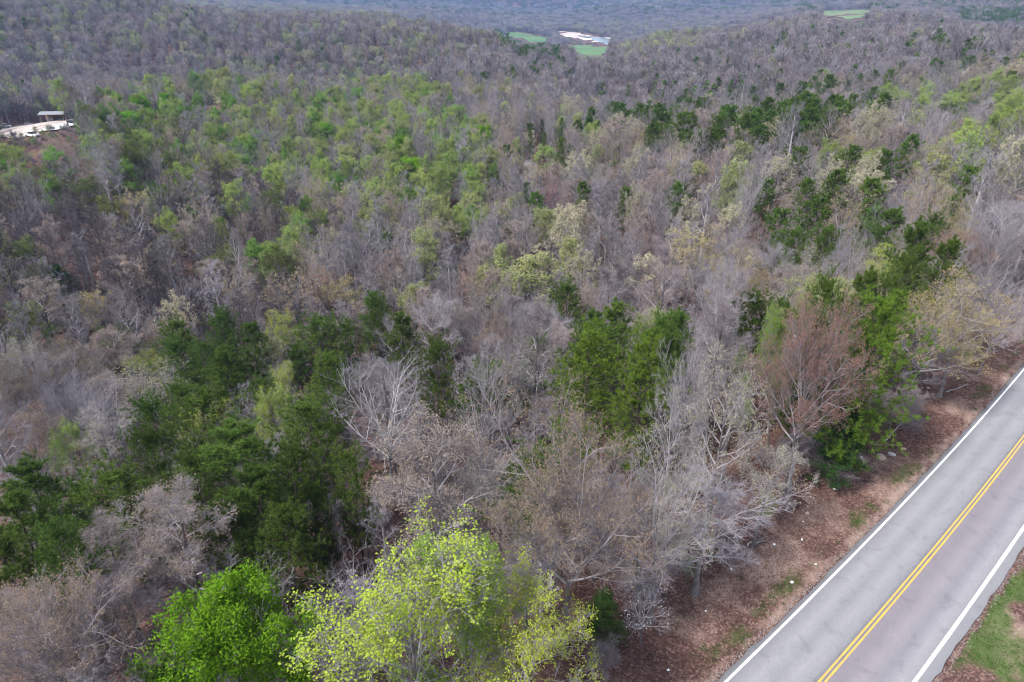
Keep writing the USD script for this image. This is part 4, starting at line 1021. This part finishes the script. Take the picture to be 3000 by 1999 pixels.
for i in np.argsort(-GH / GR):
    if room[fam(GK[i])] > 0:
        room[fam(GK[i])] -= 1
        trees.append(dict(kind=str(GK[i]), x=float(GX[i]), y=float(GY[i]), z=float(GZ[i]), H=float(GH[i]), W=float(GW[i]), r=float(GR[i]), label=None, px=float(topx[i]), py=float(topy[i])))
    else:
        rest.append((str(GK[i]), GX[i], GY[i], GZ[i], GH[i], GW[i]))

# labels for the trees that have none: their look, and where they stand by a tree one can find
LOOK = {"dark_bare": "leafless shade-painted tree", "bare": "leafless grey tree", "pale_bare": "leafless white-limbed tree", "cream": "cream-budded tree", "tan": "tan-budded tree", "rust": "rust-budded tree", "yellow": "yellow-green leafing tree", "gold": "golden-budded tree",
        "lime": "lime-green leafing tree", "pale": "pale green leafing tree", "olive": "olive-green leafing tree", "green": "bright green tree", "redbud": "pink-budded tree", "pine": "dark pine", "pine_light": "bright pine", "cedar": "dark cedar", "dogwood": "white dogwood", "brush": "bare shrub"}
SHORT = {}
for t in trees[:NL]:
    SHORT[t["label"]] = t["label"]
ANCH = [(0, "bright green lower-left tree"), (2, "large yellow-green maple"), (5, "tall tan roadside oak"), (9, "rust-budded maple"), (10, "big roadside pine"), (11, "wide golden bank oak"), (13, "broad bright centre pine"),
        (15, "cone-shaped pine"), (24, "cream tree among the pines"), (25, "white-limbed bare tree"), (26, "large cream-budded left oak"), (30, "thin lime far-left tree"), (36, "blackish left-edge pine"), (44, "fanned grey lower-left tree"),
        (48, "large pale green centre tree"), (51, "broad golden oak"), (55, "tan-topped oak among pines"), (57, "tall fan-shaped bare tree"), (58, "mustard-yellow tree"), (59, "pale dome-shaped tree"), (60, "pinkish red tree"), (66, "lone yellow-green hollow tree"),
        (67, "round green clearing tree"), (70, "lime left-slope tree"), (71, "brightest green upper-slope tree"), (73, "thin lime tree above pines"), (74, "tall yellow-green belt tree"), (80, "yellow-green tree by the dogwood"), (84, "lone umbrella-shaped pine"),
        (91, "first right-ridge pine"), (92, "round-topped right-belt pine"), (100, "leftmost ridge-group pine"), (106, "vivid yellow-green right-slope tree"), (107, "wide pale upper-right tree"), (115, "pale-limbed hollow oak"), (113, "wide tan oak above pines")]
SIDE = ["right of", "above and right of", "above", "above and left of", "left of", "below and left of", "below", "below and right of"]
AP = np.array([[trees[i]["px"], trees[i]["py"] + 25] for i, _ in ANCH])
groups = {}
for i, t in enumerate(trees[NL:]):
    d = np.hypot(AP[:, 0] - t["px"], AP[:, 1] - t["py"] - 25); j = int(np.argmin(d))
    ang = math.degrees(math.atan2(-(t["py"] + 25 - AP[j, 1]), t["px"] - AP[j, 0])) % 360
    sec = int(((ang + 22.5) % 360) // 45)
    groups.setdefault((t["kind"], j, sec), []).append(t)
ORD = ["nearest", "second nearest", "third nearest", "fourth nearest", "fifth nearest", "sixth nearest", "seventh nearest", "eighth nearest", "ninth nearest", "tenth nearest", "eleventh nearest", "twelfth nearest"]
for (k, j, sec), ts in groups.items():
    ts.sort(key=lambda t: t["r"])
    for n, t in enumerate(ts):
        o = "" if len(ts) == 1 else (ORD[n] if n < len(ORD) else f"{n + 1}th nearest") + " "
        t["label"] = f"{o}{LOOK[k]} {SIDE[sec]} the {ANCH[j][1]}"
GROUP = {"pine": "pines of the wooded valley", "bare": "leafless trees of the wooded valley", "leaf": "budding and leafing trees of the wooded valley"}
used = {}
for t in trees:
    k = t["kind"]; near = t["r"] < 105
    keys = (NEAR if near else MID)[k]
    n = used.get((k, near), 0); used[(k, near)] = n + 1
    key = keys[n % len(keys)]
    H0, W0, _ = protos[key]
    x = UsdGeom.Xform.Define(stage, path_for(NAME[k]))
    x.AddTranslateOp().Set(Gf.Vec3d(t["x"], t["y"], t["z"] - 0.15))
    x.AddRotateZOp().Set(float(rng.uniform(0, 360)))
    s = t["W"] / W0
    if t["r"] > 60 and "slim" in key:
        s = min(s, 1.15 * t["H"] / H0)
    x.AddScaleOp().Set(Gf.Vec3f(s, s, t["H"] / H0))
    p = x.GetPrim(); tag(p, t["label"], CAT(k), GROUP[fam(k)])
    p.GetReferences().AddInternalReference(f"/World/TreeKinds/{key}"); p.SetInstanceable(True)


# ------------------------------------------------------------------ the wood beyond, which reads as one mass
def scatter(name, label, cat, items, kit):
    """items: (key, x, y, z, scale xy, scale z); kit: {key: parts}"""
    if not items:
        return
    path = path_for(name)
    pi = UsdGeom.PointInstancer.Define(stage, path)
    keys = sorted({i[0] for i in items})
    targets = []
    for k in keys:
        pp = f"{path}/kind_{k}"
        UsdGeom.Xform.Define(stage, pp)
        for q, (nm, vf, mat) in enumerate(kit[k]):
            usdkit.mesh(stage, f"{pp}/{nm}_{q}", vf, f"/World/Looks/{mat}")
        targets.append(Sdf.Path(pp))
    pi.CreatePrototypesRel().SetTargets(targets)
    ki = {k: n for n, k in enumerate(keys)}
    A = np.array([i[1:] for i in items], float)
    pi.CreateProtoIndicesAttr(Vt.IntArray([ki[i[0]] for i in items]))
    pi.CreatePositionsAttr(Vt.Vec3fArray.FromNumpy(A[:, :3].astype(np.float32)))
    th = np.random.default_rng(7).uniform(0, 6.28, len(A))
    pi.CreateOrientationsAttr(Vt.QuathArray([Gf.Quath(float(math.cos(t / 2)), 0, 0, float(math.sin(t / 2))) for t in th]))
    pi.CreateScalesAttr(Vt.Vec3fArray.FromNumpy(np.stack([A[:, 3], A[:, 3], A[:, 4]], 1).astype(np.float32)))
    tag(pi.GetPrim(), label, cat, kind="stuff")


woods = {"bare": [], "leaf": [], "pine": []}; kits = {"bare": {}, "leaf": {}, "pine": {}}


def add_wood(kind, made, mark, x, y, z, sx, sz):
    f = fam(kind)
    kits[f].setdefault(mark, made[2])
    woods[f].append((mark, x, y, z - 0.2, sx, sz))


for n, (k, x, y, z, H, W) in enumerate(rest):
    key = MID[k][n % len(MID[k])]
    H0, W0, parts = protos[key]
    add_wood(k, protos[key], key, x, y, z, min(W / W0, 1.3 * H / H0), H / H0)

# canopy skyline per direction, to leave out what the nearer hills hide
AZH = np.radians(np.linspace(-46, 54, 260)); RH = np.exp(np.linspace(math.log(60), math.log(15000), 420))
hx, hy = np.meshgrid(AZH, RH, indexing="ij")
hz = ground_z(hy * np.sin(hx), hy * np.cos(hx)) + 6.0
el = np.maximum.accumulate((hz - CAM_H) / hy, axis=1)
HI = RegularGridInterpolator((AZH, np.log(RH)), el, bounds_error=False, fill_value=None)
for r0, r1, spc, seed in ((300, 520, 5.8, 11), (520, 950, 7.2, 12)):
    X, Y = grid_points(r0, r1, spc, -42, 46, seed)
    Z = ground_z(X, Y); u = rng.uniform(size=len(X))
    px0, py0 = project(X, Y, Z + 13); K = kind_at(px0, py0, u, X, Y)
    hv = rng.uniform(0.75, 1.3, len(X)); H = np.array([HT[k] for k in K]) * hv; W = np.array([WD[k] for k in K]) * rng.uniform(0.85, 1.4, len(X))
    r = np.hypot(X, Y)
    ok = allowed(X, Y, Z, H) & ((Z + H + 1 - CAM_H) / r > HI(np.stack([np.arctan2(X, Y), np.log(r * 0.96)], -1)))
    mid = r < 420
    for i in np.nonzero(~ok & allowed(X, Y, Z, np.full(len(X), 3.0)))[0]:      # low growth where a view is open
        made = FARM["pale" if i % 3 else "bare"][0]; add_wood("pale" if i % 3 else "bare", made, "far_pale_0" if i % 3 else "far_bare_0", X[i], Y[i], Z[i], 0.5, 0.2)
    for i in np.nonzero(ok)[0]:
        k = str(K[i])
        if mid[i]:
            key = MID[k][i % len(MID[k])]; made = protos[key]; mark = key
        else:
            n = i % len(FARM[k]); made = FARM[k][n]; mark = f"far_{k}_{n}"
        add_wood(k, made, mark, X[i], Y[i], Z[i], min(W[i] / made[1], 1.35 * H[i] / made[0]), H[i] / made[0])
rr = 950.0
while rr < 13000:
    gap = max(11.0, rr * 0.0085)
    azs = np.arange(-41, 45, math.degrees(gap / rr)); g = np.random.default_rng(int(rr))
    az = np.radians(azs + g.uniform(-.4, .4, len(azs)) * math.degrees(gap / rr)); r = rr + g.uniform(-.4, .4, len(azs)) * gap
    X, Y = r * np.sin(az), r * np.cos(az); Z = ground_z(X, Y)
    px0, py0 = project(X, Y, Z + 12); n3 = meshkit.noise(np.stack([X / 160, Y / 160, 0 * X], -1), 3)
    K = kind_at(px0, py0, (0.5 * n3 + 0.5 * g.uniform(size=len(X)) + g.uniform(0, 1, len(X)) * 0.35) % 1.0, X, Y)
    ok = allowed(X, Y, Z, np.full(len(X), 15.0))
    for dx in (-0.45, 0.45):
        ok &= allowed(X + dx * gap, Y, Z, np.full(len(X), 15.0))
    ok = ok & ((Z + 14 - CAM_H) / r > HI(np.stack([np.arctan2(X, Y), np.log(r * 0.97)], -1)))
    low = ~ok & allowed(X, Y, Z, np.full(len(X), 3.5)) & ((Z + 5 - CAM_H) / r > HI(np.stack([np.arctan2(X, Y), np.log(r * 0.97)], -1)) - 0.002)
    for i in np.nonzero(low)[0]:                        # hedge-high growth round the fields
        c = CLUMPS["pale"]; add_wood("pale", c[0], "wood_pale_0", X[i], Y[i], Z[i], 0.75, 0.22)
    for i in np.nonzero(ok)[0]:
        k = str(K[i]); c = CLUMPS[k]; n = i % len(c); sc = gap / 15.0 * 1.15
        add_wood(k, c[n], f"wood_{k}_{n}", X[i], Y[i], Z[i], sc, min(max(sc * 0.8, 0.8), 1.1) * g.uniform(0.75, 1.2))
    rr += gap * 0.95
scatter("bare_woodland", "leafless grey-mauve woodland covering the slopes and hills beyond the nearer trees", "woods", woods["bare"], kits["bare"])
scatter("leafing_woodland", "tan and yellow-green leafing crowns spread through the distant woods", "woods", woods["leaf"], kits["leaf"])
scatter("pine_woodland", "dark evergreen crowns scattered over the distant hillsides", "woods", woods["pine"], kits["pine"])
print("trees", len(trees), "woods", {k: len(v) for k, v in woods.items()}, "tris", tri_count)
# ------------------------------------------------------------------ the forest floor and the roadside
g = np.random.default_rng(77)
X, Y = grid_points(16, 150, 2.9, -43, 52, 31)
a_, s_ = road_as(X, Y); keep = (s_ > 7.0) & (g.uniform(size=len(X)) < 0.75)
items = []
for x, y, s in zip(X[keep], Y[keep], s_[keep]):
    hgt = g.uniform(0.35, 1.0) * (0.7 if s < 14 else 1.0)
    items.append(("brush" if g.uniform() < 0.8 else "sapling", x, y, float(ground_z(x, y)) - 0.05, hgt * g.uniform(0.7, 1.1), hgt))
X, Y = grid_points(175, 310, 4.2, -43, -14, 33)
px_, py_ = project(X, Y, ground_z(X, Y))
keep = (px_ < 240) & (py_ > 296) & (py_ < 400)
for w_ in VOID_W[4:]:
    keep &= ~inside(w_, X, Y)
for x, y, hgt in zip(X[keep], Y[keep], g.uniform(0.3, 0.7, keep.sum())):
    items.append(("brush" if g.uniform() < 0.55 else "sapling", x, y, float(ground_z(x, y)) - 0.05, hgt * 1.4, hgt))
scatter("undergrowth", "thin bare saplings and brush growing under the trees", "undergrowth", items, {"brush": protos["bare_brush"][2], "sapling": hardwood(41, "slim", 5.0, 2.6, ("lime", 2, 0.10, 0.07, 0.08, 0.7, 0.05), twig="twig_brown", dens=0.5, th=0.7)[2]})

X, Y = grid_points(20, 210, 4.4, -43, 52, 37)
a_, s_ = road_as(X, Y); Z = ground_z(X, Y); tx, ty = project(X, Y, Z + 7)
keep = (s_ > 8.5) & allowed(X, Y, Z, np.full(len(X), 7.0)) & (g.uniform(size=len(X)) < 0.8)
kn = ("bare_mid_slim", "dark_bare_mid_slim", "bare_mid_fan", "bare_mid_slim")
items = [(kn[i % 4], x, y, z - 0.1, w, h) for i, (x, y, z, w, h) in enumerate(zip(X[keep], Y[keep], Z[keep], g.uniform(.42, .72, keep.sum()), g.uniform(.34, .66, keep.sum())))]
scatter("understory", "thin leafless understory trees crowded between the taller ones", "understory", items, {k: protos[k][2] for k in kn})

# fallen leaves lying loose on the bank and the forest floor beside it
n = 60000; a = g.uniform(-14, 75, n); s = 4.3 + 17 * g.beta(1.2, 1.6, n)
p = road_pos(a, s); C = np.column_stack([p, ground_z(p[:, 0], p[:, 1]) + 0.02])
obj("leaf_litter", leaves(C, 0.10, 0.075, g, 1.6), "leaf_litter_leaf", kind="stuff")
tag(stage.GetPrimAtPath("/World/leaf_litter"), "reddish brown fallen leaves littering the road bank", "leaf litter", kind="stuff")

# grass: tufts of blades in the patches along both edges of the road
def grass(n, a0, a1, s0, s1, thr, seed, hmax):
    q = np.random.default_rng(seed); a = q.uniform(a0, a1, n); s = q.uniform(s0, s1, n); p = road_pos(a, s)
    cv = cover(p[:, 0], p[:, 1])[:, 1] + meshkit.fbm(np.column_stack([p * 1.4, 0 * a]), 3, 8) * 0.5
    p = p[q.uniform(size=n) < np.clip((cv - thr + 0.12) * 1.9, 0, 0.8)]
    base = np.repeat(np.column_stack([p, ground_z(p[:, 0], p[:, 1]) - 0.02]), 7, 0); base[:, :2] += q.normal(0, 0.07, (len(base), 2))
    tip = base + np.column_stack([q.normal(0, 0.07, (len(base), 2)), q.uniform(0.06, hmax, len(base))])
    return slivers(base, tip, np.full(len(base), 0.028), q)
obj("grass", merge([grass(20000, -6, 70, 3.7, 7.4, 0.50, 1, 0.14), grass(5000, -6, 60, 6.5, 14, 0.56, 3, 0.2), grass(26000, -14, 40, -14, -4.1, 0.80, 2, 0.15)]), "leaf_grass_blade", kind="stuff")
tag(stage.GetPrimAtPath("/World/grass"), "short green grass growing in patches along the road edges", "grass", kind="stuff")


def pebbles(n, s0, s1, seed):
    q = np.random.default_rng(seed); a = q.uniform(-8, 80, n); s = np.where(q.uniform(size=n) < 0.5, s0, s1) + q.normal(0, 0.13, n); p = road_pos(a, s)
    C = np.column_stack([p, ground_z(p[:, 0], p[:, 1]) + 0.02]); r = q.uniform(0.015, 0.05, (n, 1, 1))
    T = np.array([[1, 1, 1], [1, -1, -1], [-1, 1, -1], [-1, -1, 1]]) / 1.7
    V = (C[:, None] + T[None] * r * q.uniform(0.6, 1.2, (n, 4, 1))).reshape(-1, 3); b = np.arange(n)[:, None] * 4
    return V, np.vstack([b + [0, 1, 2], b + [0, 2, 3], b + [0, 3, 1], b + [1, 3, 2]])


obj("roadside_gravel", pebbles(9000, 3.78, -3.95, 5), "rock_grey", kind="stuff")
tag(stage.GetPrimAtPath("/World/roadside_gravel"), "loose pale gravel along both broken edges of the asphalt", "gravel", kind="stuff")


def stone(w, h, seed):
    m = trimesh.creation.icosphere(2, 0.5); v = np.array(m.vertices)
    nrm = (meshkit.fbm(v * 1.7 + seed * 3.1, 3, seed) - 0.5)[:, None]
    v = v * (1 + nrm * 0.9); v[:, 2] = np.maximum(v[:, 2], -0.22)
    return v * [w, w * 0.75, h * 1.2], np.array(m.faces)


def scrap(w, seed):
    q = np.random.default_rng(seed); n = 5
    X, Y = np.meshgrid(np.linspace(-.5, .5, n), np.linspace(-.35, .35, n)); Z = 0.05 + q.uniform(0, 0.28, X.shape)
    V = np.stack([X + q.normal(0, .05, X.shape), Y + q.normal(0, .05, X.shape), Z], -1).reshape(-1, 3) * w
    i, j = np.meshgrid(np.arange(n - 1), np.arange(n - 1), indexing="ij"); qd = np.stack([i * n + j, i * n + j + 1, (i + 1) * n + j + 1, (i + 1) * n + j], -1).reshape(-1, 4)
    return V, np.vstack([qd[:, [0, 1, 2]], qd[:, [0, 2, 3]]])


def lay(name, vf, mat, px, label, cat, group=None):
    x, y = hit(px[0] * 0.78433, px[1] * 0.78433)
    t = obj(name, vf, mat, smooth=40 if name == "rock" else False)
    xf = UsdGeom.Xformable(t); xf.AddTranslateOp().Set(Gf.Vec3d(x, y, float(ground_z(x, y)) + 0.02)); xf.AddRotateZOp().Set(float(px[0] * 7 % 360))
    tag(t, label, cat, group)


lay("rock", stone(0.85, 0.42, 1), "rock_tan", (2580, 1340), "large tan rock lying on the leaf litter of the road bank", "rock")
lay("rock", stone(0.6, 0.16, 2), "rock_grey", (2613, 1331), "flat grey-white rock right of the large tan rock", "rock")
lay("rock", stone(0.34, 0.2, 3), "rock_tan", (2549, 1326), "small pale rock left of the large tan rock", "rock")
lay("rock", stone(0.36, 0.2, 4), "rock_tan", (2646, 1317), "small tan stone farthest right of the rocks on the bank", "rock")
lay("rock", stone(0.30, 0.2, 5), "rock_tan", (2365, 1505), "small orange-tan stone lying alone on the litter halfway up the bank", "rock")
lay("rock", stone(0.24, 0.15, 6), "rock_grey", (2719, 1138), "small pale stone on the upper bank near the big roadside pine", "rock")
SCR = "white scraps of litter on the road bank"
for i, (pos, w, lab) in enumerate([((2523, 1341), .24, "white scrap left of the large tan rock"), ((2444, 1435), .28, "white scrap on the bank below the overhanging limbs"), ((2268, 1597), .30, "white scrap beside the pale bare soil patch at the trees' edge"), ((2349, 1583), .24, "white scrap halfway between the trees and the road"),
        ((2320, 1708), .30, "white scrap near the edge line on bare soil"), ((2389, 1655), .18, "white scrap in the grass at the asphalt edge"), ((2087, 1556), .22, "white scrap under the twigs of the cream-budded oak"), ((2142, 1669), .22, "white scrap under the drooping bare limb"), ((2067, 1792), .18, "small white scrap on the lower bank"),
        ((1699, 1967), .22, "white scrap at the bottom edge left of the road"), ((1957, 1965), .22, "white scrap at the bottom edge near the asphalt"), ((2352, 1530), .16, "tiny white scrap above the pale soil on the bank"), ((2701, 1137), .18, "white scrap on the upper bank by the brush")]):
    lay("litter_scrap", scrap(w * 0.72, i), "scrap_white", pos, lab, "litter", SCR)


# fallen limbs on the bank
def limb(name, pts_px, r, label, seed):
    q = np.random.default_rng(seed)
    w = np.array([hit(x * 0.78433, y * 0.78433) for x, y in pts_px]); t = np.linspace(0, 1, 14); ti = np.linspace(0, 1, len(w))
    P_ = np.column_stack([np.interp(t, ti, w[:, 0]), np.interp(t, ti, w[:, 1])]) + q.normal(0, 0.05, (14, 2))
    Z_ = ground_z(P_[:, 0], P_[:, 1]) + 0.08 + np.linspace(0, 0.5, 14) ** 2
    P_ = np.column_stack([P_, Z_])[None]; R_ = np.linspace(r, r * 0.25, 14)[None]
    c = P_[0].mean(0); P_ = P_ - c
    B1, S1, _ = grow(q, P_, R_, 7, 0.3, 1.0, (30, 60), lambda t, i: np.full(len(t), 1.1), 5, 0.1, 0.12, 0.5, 0.006)
    t_ = thing(name, label, "branch", c)
    obj("stem", tubes(P_, R_, 6), "bark_pale", t_); obj("side_branches", tubes(B1, S1, 4), "bark_grey", t_, kind="stuff")


limb("fallen_branch", [(2590, 1295), (2640, 1245), (2690, 1225)], 0.05, "thin grey fallen branch on the upper bank by the cedar", 1)
limb("fallen_branch", [(2770, 1150), (2830, 1135)], 0.05, "dark fallen branch on the upper bank, near the asphalt", 2)
limb("fallen_branch", [(2185, 1598), (2235, 1595)], 0.06, "fallen branch beside the pale bare soil patch at the trees' edge", 3)


# ------------------------------------------------------------------ the clearing: carport and vehicles
def place(px, py):
    x, y = hit(px, py); return x, y, float(ground_z(x, y)) + 0.3


def wheel(r, w):
    c = trimesh.creation.cylinder(r, w, sections=16); v = np.array(c.vertices)[:, [0, 2, 1]]
    return v, np.array(c.faces)[:, ::-1]


def extrude_profile(prof, w, inset=0.0):
    """A side profile (x, z) extruded across, the top drawn in."""
    P_ = np.array(prof, float); n = len(P_); zmax, zmin = P_[:, 1].max(), P_[:, 1].min()
    k = 1 - inset * (P_[:, 1] - zmin) / (zmax - zmin + 1e-9)
    L_ = np.column_stack([P_[:, 0], w / 2 * k, P_[:, 1]]); R_ = np.column_stack([P_[:, 0], -w / 2 * k, P_[:, 1]])
    V = np.vstack([L_, R_])
    tri = trimesh.creation.triangulate_polygon(__import__("shapely").Polygon(P_), engine="earcut")
    idx = np.array([int(np.argmin(np.hypot(*(P_ - p).T))) for p in tri[0]]); T = idx[np.array(tri[1])]
    i = np.arange(n); j = (i + 1) % n
    return V, np.vstack([T, T[:, ::-1] + n, np.stack([i, i + n, j + n], 1), np.stack([i, j + n, j], 1)])


def vehicle(name, label, cat, at, rot, paint, shape):
    t = thing(name, label, cat, at, rot)
    if shape == "pickup":
        body = [(-2.7, .45), (2.6, .45), (2.75, .7), (2.7, 1.0), (1.3, 1.12), (1.25, 1.12), (-0.55, 1.12), (-0.6, 1.12), (-2.7, 1.1)]
        cabp = [(-0.65, 1.1), (1.35, 1.1), (0.65, 1.75), (-0.45, 1.78)]
        obj("cargo_bed", box(-1.7, 0, 1.118, 1.7, 1.5, 0.06), "paint_dark", t)
    else:
        body = [(-2.2, .4), (2.25, .4), (2.35, .65), (2.25, .92), (1.2, 1.02), (-2.2, 1.05)]
        cabp = [(-2.05, 1.03), (1.3, 1.02), (0.55, 1.62), (-1.7, 1.66)]
    obj("body", extrude_profile(body, 1.85, 0.06), paint, t)
    cv_ = extrude_profile(cabp, 1.72, 0.18)
    obj("windows", cv_, "window_glass", t)
    c = np.array(cabp); top = c[2:, 1].max()
    obj("roof", box((c[2, 0] + c[3, 0]) / 2, 0, top + 0.02, abs(c[2, 0] - c[3, 0]) + 0.15, 1.45, 0.07, 0.92), paint, t)
    for wx in (1.65, -1.6):
        for wy in (.85, -.85):
            v, f = wheel(0.38, 0.24); obj("wheel", (v + [wx, wy, 0.38], f), "tyre", t)
    for wy in (.62, -.62):
        obj("headlight", box(2.72 if shape == "pickup" else 2.31, wy, 0.78, 0.06, 0.35, 0.16), "paint_white", t)
    return t


vehicle("pickup_truck", "white pickup truck parked on the near side of the gravel clearing at left", "pickup truck", place(76, 317), math.radians(-22), "paint_white", "pickup")
vehicle("pickup_truck", "dark pickup truck at the right end of the pale pad in the clearing", "pickup truck", place(178, 286), math.radians(15), "paint_dark", "pickup")
vehicle("parked_car", "white car at the left edge of the gravel clearing", "car", place(14, 294), math.radians(10), "paint_white", "car")
vehicle("parked_car", "white car half hidden between two bright green trees beyond the clearing", "car", place(350, 246), math.radians(5), "paint_white", "car")
cx, cy, cz = place(128, 280)
cpt = thing("carport", "open carport with a grey metal roof at the back of the gravel clearing", "carport", (cx, cy, cz), math.radians(8))
for sx in (-3.9, 0, 3.9):
    for sy in (-2, 2):
        obj("post", box(sx, sy, 1.25, 0.14, 0.14, 2.5), "wood_wall", cpt)
obj("roof", extrude_profile([(-2.5, 2.5), (0, 3.3), (2.5, 2.5), (2.5, 2.62), (0, 3.42), (-2.5, 2.62)], 8.8), "metal_roof", cpt)
rp = stage.GetPrimAtPath(f"{cpt.GetPath()}/roof"); UsdGeom.Xformable(rp).AddRotateZOp().Set(90.0)
obj("back_wall", box(0, 1.85, 1.3, 7.8, 0.08, 2.4), "wood_wall", cpt)
obj("stored_pile", merge([box(-1.5, 0.2, 0.5, 2.4, 1.4, 1.0, 0.8), box(1.9, 0.3, 0.35, 1.6, 1.2, 0.7, 0.9)]), "steel", cpt)
cx, cy, cz = place(429, 234)
sh = thing("storage_shed", "small white shed standing right of the bright green trees beyond the clearing", "shed", (cx, cy, cz), math.radians(25))
obj("wall", box(0, 0, 1.1, 3.6, 2.6, 2.2), "paint_white", sh); obj("door", box(0, -1.32, 0.95, 0.9, 0.05, 1.9), "steel", sh)
obj("roof", extrude_profile([(-1.5, 2.2), (0, 3.0), (1.5, 2.2), (1.5, 2.3), (0, 3.1), (-1.5, 2.3)], 3.9), "metal_roof", sh)
UsdGeom.Xformable(stage.GetPrimAtPath(f"{sh.GetPath()}/roof")).AddRotateZOp().Set(90.0)
tx, ty, tz = place(492, 235)
tr_ = thing("tractor", "small red tractor on the gravel drive right of the white shed", "tractor", (tx, ty, tz), math.radians(170))
obj("body", extrude_profile([(-0.6, .6), (1.6, .6), (1.7, 1.1), (0.5, 1.3), (-0.6, 1.0)], 0.8), "paint_red", tr_)
obj("seat", box(-0.5, 0, 1.25, 0.5, 0.5, 0.5), "paint_dark", tr_); obj("roll_bar", box(-0.9, 0, 1.6, 0.08, 0.9, 1.6), "steel", tr_)
for wx, wr, wy in ((-0.6, .7, .75), (1.3, .42, .6)):
    for s in (1, -1):
        v, f = wheel(wr, 0.32); obj("wheel", (v + [wx, s * wy, wr], f), "tyre", tr_)

# ------------------------------------------------------------------ air
hb = trimesh.creation.box([30000, 30000, 260.0])
M_h = usdkit.material(stage, "/World/Looks/haze", {"v": ("principled_volume", {"color": (0.36, 0.58, 1.0), "density": 0.000095, "anisotropy": 0.2})}, [], volume="v.volume")
zlo = float(gv[:, 2].min()) - 1.0; zhi = max(62.0, float(gv[:, 2].max()) + 40)
v = np.array(hb.vertices); v[:, 2] = np.where(v[:, 2] > 0, zhi, zlo); v[:, 1] += 1000 * 0
v[:, 0] *= 1.06; v[:, 1] *= 1.06
hz_ = usdkit.mesh(stage, "/World/haze", (v, np.array(hb.faces)), M_h)
tag(hz_.GetPrim(), "thin bluish haze filling the air over the valley", "haze", kind="stuff")
